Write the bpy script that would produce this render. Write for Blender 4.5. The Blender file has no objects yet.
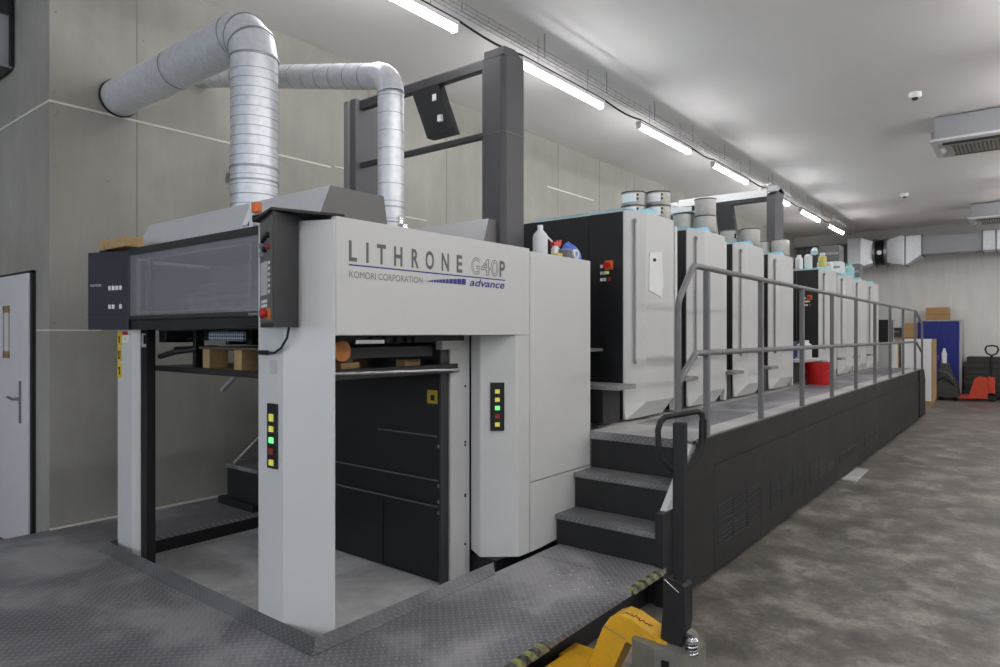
import bpy, math, random
from mathutils import Vector, Matrix
random.seed(7)
SC = bpy.context.scene
COL = SC.collection
PI = math.pi
sin, cos = math.sin, math.cos

# ------------------------------------------------------------------ camera
FPX = 669.0
HCAM = 1.70
YAW = math.atan2(533, FPX)
cd = bpy.data.cameras.new('camera')
cam = bpy.data.objects.new('camera', cd)
COL.objects.link(cam)
cd.sensor_width = 36.0
cd.lens = FPX * 36.0 / 1000.0
cd.clip_start = 0.05
cd.clip_end = 200
cam.location = (0, 0, HCAM)
cam.rotation_euler = (PI / 2, 0, YAW)
SC.camera = cam

# ------------------------------------------------------------------ materials
def s2l(c):
    return tuple((v / 12.92 if v <= 0.04045 else ((v + 0.055) / 1.055) ** 2.4) for v in c)

def rgb(r, g, b):
    return s2l((r / 255.0, g / 255.0, b / 255.0))

class NT:
    """small helper around a node tree"""
    def __init__(self, name):
        self.m = bpy.data.materials.new(name)
        self.m.use_nodes = True
        self.t = self.m.node_tree
        self.b = self.t.nodes['Principled BSDF']
    def n(self, typ, **kw):
        nd = self.t.nodes.new(typ)
        for k, v in kw.items():
            setattr(nd, k, v)
        return nd
    def l(self, a, b):
        self.t.links.new(a, b)
    def math(self, op, a, b=None, clamp=False):
        nd = self.n('ShaderNodeMath', operation=op)
        nd.use_clamp = clamp
        for i, v in enumerate((a, b)):
            if v is None: continue
            if isinstance(v, (int, float)): nd.inputs[i].default_value = v
            else: self.l(v, nd.inputs[i])
        return nd.outputs[0]
    def coord(self, scale=(1, 1, 1), rot=(0, 0, 0)):
        tc = self.n('ShaderNodeTexCoord')
        mp = self.n('ShaderNodeMapping')
        mp.inputs['Scale'].default_value = scale
        mp.inputs['Rotation'].default_value = rot
        self.l(tc.outputs['Object'], mp.inputs['Vector'])
        return mp.outputs[0]
    def noise(self, vec, scale, detail=4, rough=0.55, dist=0.0):
        nd = self.n('ShaderNodeTexNoise')
        nd.inputs['Scale'].default_value = scale
        nd.inputs['Detail'].default_value = detail
        nd.inputs['Roughness'].default_value = rough
        nd.inputs['Distortion'].default_value = dist
        self.l(vec, nd.inputs['Vector'])
        return nd.outputs['Fac']
    def ramp(self, fac, stops):
        nd = self.n('ShaderNodeValToRGB')
        el = nd.color_ramp.elements
        while len(el) > 1: el.remove(el[-1])
        for i, (p, c) in enumerate(stops):
            e = el[0] if i == 0 else el.new(p)
            e.position = p
            e.color = tuple(c) + (1.0,) if len(c) == 3 else c
        self.l(fac, nd.inputs[0])
        return nd.outputs[0]
    def mix(self, fac, a, b, mode='MIX'):
        nd = self.n('ShaderNodeMix', data_type='RGBA', blend_type=mode)
        if isinstance(fac, (int, float)): nd.inputs[0].default_value = fac
        else: self.l(fac, nd.inputs[0])
        for i, v in ((6, a), (7, b)):
            if isinstance(v, tuple): nd.inputs[i].default_value = v + (1.0,) if len(v) == 3 else v
            else: self.l(v, nd.inputs[i])
        return nd.outputs[2]
    def bump(self, h, strength=0.3, dist=0.01):
        nd = self.n('ShaderNodeBump')
        nd.inputs['Strength'].default_value = strength
        nd.inputs['Distance'].default_value = dist
        self.l(h, nd.inputs['Height'])
        self.l(nd.outputs[0], self.b.inputs['Normal'])
    def base(self, v):
        if isinstance(v, tuple): self.b.inputs['Base Color'].default_value = v + (1.0,)
        else: self.l(v, self.b.inputs['Base Color'])
    def set(self, rough=None, metal=None, spec=None, coat=None):
        if rough is not None:
            if isinstance(rough, (int, float)): self.b.inputs['Roughness'].default_value = rough
            else: self.l(rough, self.b.inputs['Roughness'])
        if metal is not None: self.b.inputs['Metallic'].default_value = metal
        if spec is not None: self.b.inputs['Specular IOR Level'].default_value = spec
        if coat is not None: self.b.inputs['Coat Weight'].default_value = coat

def paint(name, c, rough=0.4, var=0.06, scale=3.0, metal=0.0, spec=0.5, grime=0.0):
    """painted surface with faint unevenness"""
    t = NT(name)
    v = t.coord()
    f = t.noise(v, scale, 5, 0.6)
    lo = tuple(x * (1 - var) for x in c)
    hi = tuple(min(1, x * (1 + var)) for x in c)
    col = t.ramp(f, [(0.3, lo), (0.7, hi)])
    if grime:
        g = t.noise(v, scale * 6, 6, 0.7)
        gm = t.ramp(g, [(0.55, (0, 0, 0)), (0.75, (grime, grime, grime))])
        col = t.mix(gm, col, tuple(x * 0.45 + 0.03 for x in c))
    t.base(col)
    r = t.noise(v, scale * 2.3, 3)
    t.set(rough=t.math('ADD', t.math('MULTIPLY', r, 0.12), rough - 0.06), metal=metal, spec=spec)
    return t.m

def glow(name, c, strength):
    t = NT(name)
    t.base(c)
    t.b.inputs['Emission Color'].default_value = tuple(c) + (1.0,)
    t.b.inputs['Emission Strength'].default_value = strength
    # faint unevenness so the surface stays procedural
    v = t.coord()
    f = t.noise(v, 5.0, 2)
    t.set(rough=t.math('ADD', t.math('MULTIPLY', f, 0.1), 0.4))
    return t.m

M = {}
M['press'] = paint('press_grey', rgb(204, 205, 203), 0.38, 0.02, 1.2)
M['press2'] = paint('press_grey_smooth', rgb(186, 187, 186), 0.35, 0.02, 1.2)
M['hood'] = paint('hood_grey', rgb(198, 198, 199), 0.42, 0.03, 2)
M['hood_dark'] = paint('hood_dark_grey', rgb(104, 103, 101), 0.45, 0.04, 2)
M['black'] = paint('black_panel', rgb(31, 32, 34), 0.42, 0.12, 2)
M['deep'] = paint('deep_black', rgb(17, 18, 20), 0.45, 0.15, 3)
M['navy'] = paint('navy_panel', rgb(37, 40, 52), 0.4, 0.06, 3)
M['box_grey'] = paint('box_dark_grey', rgb(48, 49, 51), 0.42, 0.06, 3)
M['gallery'] = paint('gallery_dark_grey', rgb(41, 41, 41), 0.55, 0.08, 1.3, grime=0.1, spec=0.3)
M['riser'] = paint('riser_black', rgb(31, 31, 32), 0.55, 0.14, 3, grime=0.3)
M['rail'] = paint('rail_grey', rgb(112, 112, 113), 0.42, 0.04, 3)
M['portal'] = paint('portal_grey', rgb(77, 76, 79), 0.5, 0.05, 2)
M['portal_bar'] = paint('portal_bar_dark', rgb(52, 53, 56), 0.42, 0.05, 2)
M['white'] = paint('white_paint', rgb(236, 236, 236), 0.4, 0.02, 3)
M['paper'] = paint('paper_white', rgb(238, 239, 240), 0.7, 0.02, 6)
M['plastic_white'] = paint('plastic_white', rgb(228, 230, 232), 0.35, 0.02, 6)
M['steel'] = paint('dull_steel', rgb(150, 151, 154), 0.35, 0.1, 9, metal=0.85)
M['chrome'] = paint('bright_steel', rgb(200, 201, 204), 0.22, 0.04, 9, metal=1.0)
M['pump'] = paint('pump_grey', rgb(126, 124, 116), 0.5, 0.12, 14, metal=0.2, grime=0.5)
M['yellow'] = paint('worn_yellow', rgb(226, 172, 42), 0.42, 0.1, 8, grime=0.35)
M['sticker_yellow'] = paint('sticker_yellow', rgb(228, 196, 40), 0.5, 0.05, 20)
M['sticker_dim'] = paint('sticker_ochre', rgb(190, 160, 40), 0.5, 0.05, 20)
M['red'] = paint('red_plastic', rgb(196, 26, 28), 0.35, 0.08, 6)
M['red_truck'] = paint('orange_red_paint', rgb(206, 74, 46), 0.45, 0.1, 8, grime=0.3)
M['red_dark'] = paint('dull_red_button', rgb(150, 48, 46), 0.45, 0.08, 12)
M['orange'] = paint('orange_plastic', rgb(232, 120, 60), 0.4, 0.06, 12)
M['blue_cab'] = paint('blue_cabinet', rgb(24, 36, 128), 0.42, 0.06, 2)
M['blue'] = paint('blue_plastic', rgb(62, 104, 200), 0.4, 0.08, 10)
M['blue_ink'] = paint('blue_lettering', rgb(44, 52, 128), 0.5, 0.03, 20)
M['letter'] = paint('lettering_grey', rgb(98, 98, 97), 0.5, 0.03, 20)
M['letter_thin'] = paint('lettering_light_grey', rgb(112, 112, 112), 0.5, 0.03, 20)
M['cyan'] = paint('light_blue_sheet', rgb(150, 212, 232), 0.5, 0.12, 9)
M['ink_can'] = paint('ink_can_tin', rgb(176, 174, 168), 0.34, 0.06, 12, metal=0.35)
M['can_rim'] = paint('ink_can_rim', rgb(92, 91, 88), 0.3, 0.06, 12, metal=0.6)
M['wood'] = paint('pale_wood', rgb(176, 146, 102), 0.7, 0.18, 14)
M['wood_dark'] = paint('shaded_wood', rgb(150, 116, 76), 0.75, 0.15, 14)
M['cardboard'] = paint('cardboard', rgb(176, 138, 92), 0.8, 0.06, 8)
M['bar_grey'] = paint('bar_grey', rgb(160, 160, 160), 0.35, 0.03, 5)
M['board_dim'] = paint('grey_brown_board', rgb(96, 84, 68), 0.75, 0.15, 14)  # pallet top board, a darker and greyer brown than the blocks
M['door'] = paint('door_lacquer', rgb(212, 211, 214), 0.4, 0.02, 2)
M['rust'] = paint('tape_brown', rgb(160, 128, 92), 0.6, 0.15, 18)
M['rubber'] = paint('black_rubber', rgb(24, 24, 25), 0.6, 0.1, 10)
M['grey_plastic'] = paint('grey_plastic', rgb(150, 152, 156), 0.45, 0.05, 8)
M['ac_side'] = paint('ac_casing', rgb(150, 151, 155), 0.45, 0.03, 4)
M['ac_frame'] = paint('ac_frame', rgb(205, 205, 204), 0.45, 0.02, 4)
M['green_dark'] = paint('dark_crate', rgb(62, 63, 58), 0.7, 0.12, 5)
M['pale_yellow'] = paint('pale_yellow', rgb(214, 200, 120), 0.5, 0.1, 10)
M['teal'] = paint('pale_teal_plastic', rgb(158, 204, 208), 0.4, 0.06, 10)
M['amber'] = paint('amber_roll', rgb(206, 130, 60), 0.4, 0.1, 10)
M['green_lit'] = glow('green_key', (0.15, 0.9, 0.25), 0.9)
M['yellow_lit'] = glow('yellow_key', (0.62, 0.60, 0.10), 0.35)
M['tube'] = glow('lamp_tube', (0.985, 0.985, 1.0), 47.0)

# checker plate
def checker(name, c, worn, s=0.034):
    t = NT(name)
    tc = t.n('ShaderNodeTexCoord')
    sp = t.n('ShaderNodeSeparateXYZ')
    t.l(tc.outputs['Object'], sp.inputs[0])
    x = sp.outputs[0]
    y = t.math('ADD', sp.outputs[1], sp.outputs[2])
    k = 0.7071 / s
    u = t.math('MULTIPLY', t.math('ADD', x, y), k)
    v = t.math('MULTIPLY', t.math('SUBTRACT', x, y), k)
    fu, fv = t.math('FLOOR', u), t.math('FLOOR', v)
    par = t.math('FLOORED_MODULO', t.math('ADD', fu, fv), 2.0)
    a = t.math('SUBTRACT', t.math('SUBTRACT', u, fu), 0.5)
    b = t.math('SUBTRACT', t.math('SUBTRACT', v, fv), 0.5)
    def bar(p, q):
        e = t.math('ADD', t.math('POWER', t.math('ABSOLUTE', t.math('DIVIDE', p, 0.46)), 2.0),
                   t.math('POWER', t.math('ABSOLUTE', t.math('DIVIDE', q, 0.17)), 2.0))
        return t.math('MULTIPLY', t.math('SUBTRACT', 1.15, e), 2.2, clamp=True)
    b1, b2 = bar(a, b), bar(b, a)
    h = t.math('ADD', t.math('MULTIPLY', b1, par), t.math('MULTIPLY', b2, t.math('SUBTRACT', 1.0, par)), clamp=True)
    vec = t.coord()
    n1 = t.noise(vec, 1.3, 6, 0.6, 0.4)
    n2 = t.noise(vec, 22, 5, 0.7)
    dark = tuple(q * 0.72 for q in c)
    col = t.ramp(n1, [(0.36, dark), (0.5, c), (0.62, worn)])
    spk = t.ramp(n2, [(0.62, (0, 0, 0)), (0.74, (0.55, 0.55, 0.55))])
    col = t.mix(spk, col, tuple(min(1, q * 2.0) for q in c))
    col = t.mix(t.math('MULTIPLY', h, 0.28), col, tuple(min(1, q * 2.6) for q in c))
    t.base(col)
    t.set(rough=t.math('ADD', t.math('MULTIPLY', n2, 0.25), 0.36), metal=0.25)
    t.bump(h, 0.55, 0.004)
    return t.m
M['checker'] = checker('checker_plate_grey', rgb(130, 129, 134), rgb(172, 171, 175))
M['tread'] = checker('checker_tread_grey', rgb(118, 118, 119), rgb(150, 150, 150), 0.028)
M['kerb'] = checker('checker_kerb_grey', rgb(96, 96, 99), rgb(120, 120, 123), 0.028)
M['deck'] = checker('checker_deck_grey', rgb(192, 191, 188), rgb(210, 209, 206), 0.028)

# concrete floor: mottled, half polished
def mk_floor():
    t = NT('mottled_concrete')
    v = t.coord()
    n1 = t.noise(v, 0.45, 6, 0.6, 0.3)
    n2 = t.noise(v, 2.6, 9, 0.72, 0.25)
    n3 = t.noise(v, 26, 6, 0.75)
    n4 = t.noise(v, 1.1, 5, 0.65, 0.2)
    c1 = t.ramp(n1, [(0.32, rgb(106, 101, 96)), (0.5, rgb(130, 123, 115)), (0.66, rgb(142, 132, 119))])
    c2 = t.ramp(n2, [(0.39, rgb(78, 75, 72)), (0.5, rgb(124, 119, 113)), (0.61, rgb(180, 174, 166))])
    c = t.mix(0.6, c1, c2)
    c = t.mix(0.75, c, t.ramp(n4, [(0.36, (0.62, 0.62, 0.63)), (0.58, (1.05, 1.04, 1.02))]), 'MULTIPLY')
    c3 = t.ramp(n3, [(0.33, (0.55, 0.55, 0.55)), (0.66, (1.18, 1.18, 1.18))])
    c = t.mix(0.7, c, c3, 'MULTIPLY')
    t.base(c)
    t.set(rough=t.math('ADD', t.math('MULTIPLY', n2, 0.4), 0.22), spec=0.45)
    t.bump(n3, 0.08, 0.004)
    return t.m
M['floor'] = mk_floor()

def mk_pit():
    t = NT('dusty_concrete')
    v = t.coord()
    n1 = t.noise(v, 1.6, 7, 0.62, 0.7)
    n2 = t.noise(v, 14, 5, 0.7)
    c = t.ramp(n1, [(0.32, rgb(166, 166, 166)), (0.55, rgb(214, 214, 214)), (0.7, rgb(228, 228, 228))])
    c = t.mix(0.4, c, t.ramp(n2, [(0.35, (0.7, 0.7, 0.7)), (0.65, (1.05, 1.05, 1.05))]), 'MULTIPLY')
    t.base(c)
    t.set(rough=0.55)
    return t.m
M['pit'] = mk_pit()

# cement boards of the wall: blotchy grey with faint upright streaks
def mk_wall(name, a, b, c):
    t = NT(name)
    v = t.coord()
    vs = t.coord((1.0, 1.0, 0.18))
    n1 = t.noise(v, 0.9, 7, 0.6, 0.5)
    n2 = t.noise(vs, 5.5, 6, 0.65)
    n3 = t.noise(v, 2.6, 8, 0.75, 1.2)
    col = t.ramp(n1, [(0.3, a), (0.52, b), (0.72, c)])
    col = t.mix(0.35, col, t.ramp(n2, [(0.35, (0.82, 0.82, 0.82)), (0.65, (1.08, 1.08, 1.07))]), 'MULTIPLY')
    sm = t.ramp(n3, [(0.64, (0, 0, 0)), (0.76, (0.4, 0.4, 0.4))])
    col = t.mix(sm, col, tuple(min(1, q * 1.35) for q in c))
    t.base(col)
    t.set(rough=0.75, spec=0.25)
    t.bump(n3, 0.06, 0.004)
    return t.m
M['wall'] = mk_wall('cement_board', rgb(146, 144, 136), rgb(156, 154, 146), rgb(166, 164, 156))
M['wall_far'] = mk_wall('far_white_wall', rgb(232, 230, 227), rgb(236, 234, 231), rgb(239, 237, 234))
M['joint'] = paint('joint_filler', rgb(214, 211, 200), 0.8, 0.06, 9)
M['seam'] = paint('board_seam', rgb(134, 132, 123), 0.8, 0.06, 9)
M['ceiling'] = paint('ceiling_board', rgb(232, 227, 225), 0.7, 0.02, 0.5, spec=0.3)
M['soffit'] = paint('soffit_grey', rgb(170, 168, 164), 0.7, 0.03, 1)
M['clad'] = paint('ribbed_cladding', rgb(118, 118, 117), 0.5, 0.06, 2)

def mk_duct():
    t = NT('galvanised_steel')
    v = t.coord()
    vo = t.n('ShaderNodeTexVoronoi')
    vo.inputs['Scale'].default_value = 26
    t.l(v, vo.inputs['Vector'])
    n = t.noise(v, 3, 4)
    c = t.ramp(vo.outputs['Distance'], [(0.0, rgb(206, 209, 214)), (1.0, rgb(226, 228, 232))])
    t.base(c)
    t.set(rough=t.math('ADD', t.math('MULTIPLY', n, 0.14), 0.27), metal=0.42)
    return t.m
M['duct'] = mk_duct()
M['duct_seam'] = paint('duct_seam', rgb(158, 161, 166), 0.4, 0.05, 8, metal=0.8)

def mk_glass():
    t = NT('smoky_glass')
    v = t.coord()
    n = t.noise(v, 2.0, 3)
    tr = t.n('ShaderNodeBsdfTransparent')
    tr.inputs[0].default_value = (0.78, 0.78, 0.80, 1)
    t.base(rgb(176, 177, 181))
    t.set(rough=t.math('ADD', t.math('MULTIPLY', n, 0.04), 0.05), spec=0.7)
    mx = t.n('ShaderNodeMixShader')
    mx.inputs[0].default_value = 0.36
    t.l(tr.outputs[0], mx.inputs[1])
    t.l(t.b.outputs[0], mx.inputs[2])
    t.l(mx.outputs[0], t.t.nodes['Material Output'].inputs['Surface'])
    return t.m
M['glass'] = mk_glass()
def mk_winglass():
    t = NT('window_glass')
    tr = t.n('ShaderNodeBsdfTransparent')
    v = t.coord()
    n = t.noise(v, 2.0, 2)
    t.set(rough=t.math('MULTIPLY', n, 0.08))
    mx = t.n('ShaderNodeMixShader')
    mx.inputs[0].default_value = 0.12
    t.l(tr.outputs[0], mx.inputs[1]); t.l(t.b.outputs[0], mx.inputs[2])
    t.l(mx.outputs[0], t.t.nodes['Material Output'].inputs['Surface'])
    return t.m
M['winglass'] = mk_winglass()

def mk_hazard():
    t = NT('hazard_tape')
    tc = t.n('ShaderNodeTexCoord')
    sp = t.n('ShaderNodeSeparateXYZ')
    t.l(tc.outputs['Object'], sp.inputs[0])
    u = t.math('ADD', sp.outputs[1], sp.outputs[2])
    f = t.math('FRACT', t.math('MULTIPLY', u, 11.0))
    st = t.math('GREATER_THAN', f, 0.5)
    n = t.noise(t.coord(), 30, 5, 0.7)
    wear = t.ramp(n, [(0.42, (0, 0, 0)), (0.56, (0.85, 0.85, 0.85))])
    c = t.mix(st, rgb(28, 28, 28), rgb(170, 172, 84))
    c = t.mix(wear, c, rgb(110, 110, 108))
    t.base(c)
    t.set(rough=0.6)
    return t.m
M['hazard'] = mk_hazard()

def mk_perf():
    t = NT('perforated_metal')
    tc = t.n('ShaderNodeTexCoord')
    vo = t.n('ShaderNodeTexVoronoi')
    vo.inputs['Scale'].default_value = 48
    vo.inputs['Randomness'].default_value = 0.0
    t.l(tc.outputs['Object'], vo.inputs['Vector'])
    c = t.ramp(vo.outputs['Distance'], [(0.3, rgb(30, 32, 36)), (0.42, rgb(170, 182, 196))])
    t.base(c)
    t.set(rough=0.4, metal=0.3)
    return t.m
M['perf'] = mk_perf()

# ------------------------------------------------------------------ mesh builder
ORG = {}
class MB:
    def __init__(self):
        self.v = []; self.f = []; self.mi = []; self.cur = 0; self.smooth = []
    def _add(self, vs, fs, sm=False):
        o = len(self.v)
        self.v += [Vector(p) for p in vs]
        for f in fs:
            self.f.append([i + o for i in f]); self.mi.append(self.cur); self.smooth.append(sm)
        return self
    def slot(self, i):
        self.cur = i; return self
    def box(self, x0, x1, y0, y1, z0, z1):
        x0, x1 = min(x0, x1), max(x0, x1); y0, y1 = min(y0, y1), max(y0, y1); z0, z1 = min(z0, z1), max(z0, z1)
        v = [(x0, y0, z0), (x1, y0, z0), (x1, y1, z0), (x0, y1, z0), (x0, y0, z1), (x1, y0, z1), (x1, y1, z1), (x0, y1, z1)]
        return self._add(v, [(0, 3, 2, 1), (4, 5, 6, 7), (0, 1, 5, 4), (1, 2, 6, 5), (2, 3, 7, 6), (3, 0, 4, 7)])
    def rings(self, rings, cap=True, closed=True, sm=False):
        n = len(rings[0]); vs = [p for r in rings for p in r]; fs = []
        for i in range(len(rings) - 1):
            for j in range(n if closed else n - 1):
                k = (j + 1) % n
                fs.append((i * n + j, i * n + k, (i + 1) * n + k, (i + 1) * n + j))
        o = len(self.v)
        self._add(vs, fs, sm)
        if cap:
            self._add(rings[0], [tuple(range(n))[::-1]])
            self._add(rings[-1], [tuple(range(n))])
        return self
    def prism(self, poly, z0, z1):              # plan polygon (ccw seen from above)
        return self.rings([[(x, y, z0) for x, y in poly], [(x, y, z1) for x, y in poly]])
    def prism_x(self, poly, x0, x1):            # polygon in (y,z)
        return self.rings([[(x0, y, z) for y, z in poly], [(x1, y, z) for y, z in poly]])
    def prism_y(self, poly, y0, y1):            # polygon in (x,z)
        return self.rings([[(x, y0, z) for x, z in poly], [(x, y1, z) for x, z in poly]])
    def tube(self, pts, r, n=10, cap=True):
        pts = [Vector(p) for p in pts]; rr = r if isinstance(r, (list, tuple)) else [r] * len(pts)
        rings = []; prev = None
        for i, p in enumerate(pts):
            if i == 0: d = pts[1] - pts[0]
            elif i == len(pts) - 1: d = pts[-1] - pts[-2]
            else: d = (pts[i + 1] - p).normalized() + (p - pts[i - 1]).normalized()
            d.normalize()
            if prev is None:
                a = Vector((0, 0, 1)) if abs(d.z) < 0.9 else Vector((1, 0, 0))
                u = d.cross(a).normalized()
            else:
                u = (prev - d * prev.dot(d)).normalized()
            w = d.cross(u); prev = u
            rings.append([p + (u * cos(2 * PI * k / n) + w * sin(2 * PI * k / n)) * rr[i] for k in range(n)])
        return self.rings(rings, cap, True, True)
    def lathe(self, c, prof, n=20):             # prof: (r, z) from bottom up, around a vertical axis at c
        rings = [[(c[0] + r * cos(2 * PI * k / n), c[1] + r * sin(2 * PI * k / n), c[2] + z) for k in range(n)] for r, z in prof]
        return self.rings(rings, True, True, True)
    def quad(self, a, b, c, d):
        return self._add([a, b, c, d], [(0, 1, 2, 3)])
    def slab(self, a, b, c, d, t):              # quad with thickness t against its normal
        a, b, c, d = map(Vector, (a, b, c, d))
        n = (b - a).cross(d - a).normalized() * -t
        return self.rings([[p + n for p in (a, b, c, d)], [a, b, c, d]])
    def xf(self, m):
        self.v = [m @ p for p in self.v]; return self
    def build(self, name, mats, parent=None, bevel=0.0, seg=2):
        root = parent
        while root is not None and root.parent is not None: root = root.parent
        off = ORG.get(root.name, Vector((0, 0, 0))) if root is not None else Vector((0, 0, 0))
        me = bpy.data.meshes.new(name)
        me.from_pydata([tuple(p - off) for p in self.v], [], self.f)
        for m in (mats if isinstance(mats, (list, tuple)) else [mats]):
            me.materials.append(M[m] if isinstance(m, str) else m)
        for p, i, s in zip(me.polygons, self.mi, self.smooth):
            p.material_index = i; p.use_smooth = s
        import bmesh
        bm = bmesh.new(); bm.from_mesh(me)
        bmesh.ops.recalc_face_normals(bm, faces=bm.faces)
        bm.to_mesh(me); bm.free()
        o = bpy.data.objects.new(name, me)
        COL.objects.link(o)
        if parent is not None: o.parent = parent
        if any(self.smooth) and hasattr(me, 'set_sharp_from_angle'):
            me.set_sharp_from_angle(angle=math.radians(40))
        if bevel:
            b = o.modifiers.new('bevel', 'BEVEL')
            b.width = bevel; b.segments = seg; b.limit_method = 'ANGLE'; b.angle_limit = math.radians(35)
        return o

def tag(o, label, cat, group=None, kind=None):
    o['label'] = label; o['category'] = cat
    if group: o['group'] = group
    if kind: o['kind'] = kind
    return o

def thing(name, loc, label, cat, group=None):
    o = bpy.data.objects.new(name, None)
    COL.objects.link(o)
    o.location = loc; o.empty_display_size = 0.1
    ORG[o.name] = Vector(loc)
    return tag(o, label, cat, group)

def struct(o):
    o['kind'] = 'structure'; return o

def copy_tree(o, parent=None):
    c = o.copy(); COL.objects.link(c)
    if parent is not None: c.parent = parent
    for ch in list(o.children): copy_tree(ch, c)
    return c

def lettering(text, name, mat, parent, p0, p1, z0, z1, x, outline=0.0, shear=0.0, bold=0.0):
    """flat lettering on a plane facing +X: from y=p0 to y=p1, z0..z1"""
    cu = bpy.data.curves.new('t', 'FONT')
    cu.body = text; cu.size = 1.0; cu.shear = shear; cu.offset = bold
    if outline:
        cu.fill_mode = 'NONE'; cu.bevel_depth = outline; cu.bevel_resolution = 0
    o = bpy.data.objects.new('t', cu); COL.objects.link(o)
    dg = bpy.context.evaluated_depsgraph_get()
    me = bpy.data.meshes.new_from_object(o.evaluated_get(dg))
    vs = [v.co.copy() for v in me.vertices]; fs = [tuple(p.vertices) for p in me.polygons]
    bpy.data.objects.remove(o); bpy.data.curves.remove(cu); bpy.data.meshes.remove(me)
    ax, bx = min(v.x for v in vs), max(v.x for v in vs)
    ay, by = min(v.y for v in vs), max(v.y for v in vs)
    mb = MB()
    sc_y = (p1 - p0) / (bx - ax); sc_z = (z1 - z0) / (by - ay)
    k = 0.0012
    front = [(x + k + (v.z * 0.02 if outline else 0), p0 + (v.x - ax) * sc_y, z0 + (v.y - ay) * sc_z) for v in vs]
    mb._add(front, fs)
    return mb.build(name, mat, parent)

def text_on(text, mat, parent, name, origin, ux, uz, w, h):
    """flat lettering on any plane: origin lower left, ux/uz unit vectors"""
    cu = bpy.data.curves.new('t', 'FONT'); cu.body = text; cu.size = 1.0
    o = bpy.data.objects.new('t', cu); COL.objects.link(o)
    dg = bpy.context.evaluated_depsgraph_get()
    me = bpy.data.meshes.new_from_object(o.evaluated_get(dg))
    vs = [v.co.copy() for v in me.vertices]; fs = [tuple(p.vertices) for p in me.polygons]
    bpy.data.objects.remove(o); bpy.data.curves.remove(cu); bpy.data.meshes.remove(me)
    ax, bx = min(v.x for v in vs), max(v.x for v in vs)
    ay, by = min(v.y for v in vs), max(v.y for v in vs)
    origin, ux, uz = Vector(origin), Vector(ux), Vector(uz)
    nrm = ux.cross(uz) * 0.0012
    mb = MB()
    mb._add([origin + nrm + ux * ((v.x - ax) / (bx - ax) * w) + uz * ((v.y - ay) / (by - ay) * h) for v in vs], fs)
    return mb.build(name, mat, parent)

# key levels
P = 0.24        # checker plate level
G = 0.975       # gallery deck level
XP = -2.60      # press side plane
ZC = 4.62       # ceiling
YF = 22.0       # far wall
XW = -5.71      # left wall

# ================================================================== the room
struct(MB().box(-9.2, 6.2, -6.2, YF + 0.2, -0.15, 0.0).build('floor', 'floor'))
struct(MB().box(-9.2, 6.2, -6.2, YF + 0.2, ZC, ZC + 0.15).build('ceiling', 'ceiling'))
struct(MB().box(XW - 0.2, XW, 1.80, YF, 0, ZC).build('wall_left', 'wall'))
struct(MB().box(-9.2, XW - 0.2, 1.80, 2.0, 0, ZC).build('wall_front', 'wall'))
struct(MB().box(-9.2, -9.0, -6.2, 1.80, 0, ZC).build('wall_side', 'wall'))
struct(MB().box(XW - 0.2, 6.2, YF, YF + 0.2, 0, ZC).build('wall_far', 'wall_far'))
struct(MB().box(6.0, 6.2, -6.2, YF, 0, ZC).build('wall_right', 'wall_far'))
# back wall with two window openings
bw = MB()
bw.box(-9.0, 6.0, -6.2, -6.0, 0, 1.0).box(-9.0, 6.0, -6.2, -6.0, 3.6, ZC)
for a, b in ((-9.0, -7.6), (-3.6, -2.4), (1.6, 6.0)): bw.box(a, b, -6.2, -6.0, 1.0, 3.6)
struct(bw.build('wall_back', 'wall_far'))
for i, (a, b) in enumerate(((-7.6, -3.6), (-2.4, 1.6))):
    f = MB()
    for x in (a, (a + b) / 2, b): f.box(x - 0.04, x + 0.04, -6.14, -6.06, 1.0, 3.6)
    for z in (1.04, 3.56): f.box(a, b, -6.14, -6.06, z - 0.04, z + 0.04)
    w = struct(f.build('window_%d' % (i + 1), 'white'))
    MB().box(a, b, -6.105, -6.10, 1.0, 3.6).build('pane', 'winglass', w)
# pit under the delivery
struct(MB().box(-4.93, -2.5, 1.86, 3.4, 0.0, 0.12).build('trim_1', 'pit'))
# filled joints and seams of the wall boards
j = MB()
def seg(y0, y1, z, t=0.008):
    j.box(XW, XW + 0.004, y0, y1, z - t, z + t)
seg(1.80, 4.34, 3.43); seg(5.4, 5.75, 3.06, 0.006); seg(8.3, 9.66, 3.91, 0.010); seg(1.80, 2.15, 1.725, 0.005)
seg(4.4, 5.3, 3.45, 0.005)
j.box(-7.2, XW, 1.796, 1.80, 3.422, 3.438); j.box(-5.98, XW, 1.796, 1.80, 1.72, 1.73)
struct(j.build('trim_2', 'joint'))
j = MB()
for y in (2.42, 3.62, 4.85, 6.1, 7.35, 8.6, 9.85, 11.1, 12.4):
    j.box(XW, XW + 0.003, y - 0.005, y + 0.005, 0.2, ZC)
struct(j.build('trim_3', 'seam'))
j = MB()
for (y, z) in ((1.83, 3.50), (1.86, 3.36), (1.84, 3.33), (2.4, 3.7), (2.47, 4.1), (2.44, 4.5), (1.84, 2.95), (1.83, 1.78), (1.85, 1.68), (2.2, 2.9), (3.55, 2.9), (3.55, 2.3), (1.84, 4.1)):
    j.box(XW, XW + 0.004, y - 0.006, y + 0.006, z - 0.006, z + 0.006)
struct(j.build('trim_4', 'seam'))
# dusty baseboard line between wall and plate
struct(MB().box(XW, XW + 0.02, 1.80, 3.3, P, P + 0.012).build('baseboard_left', 'joint'))
# bulkhead beam and ribbed cladding at the far end
struct(MB().box(XW, 6.0, 21.55, YF, 4.32, ZC).build('trim_5', 'soffit'))
c = MB().box(XW + 0.02, -4.1, 21.86, 21.98, 0.0, 4.31)
for i in range(16):
    x = XW + 0.08 + i * 0.1
    c.box(x, x + 0.05, 21.80, 21.86, 0.0, 4.31)
struct(c.build('trim_6', 'clad'))

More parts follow.
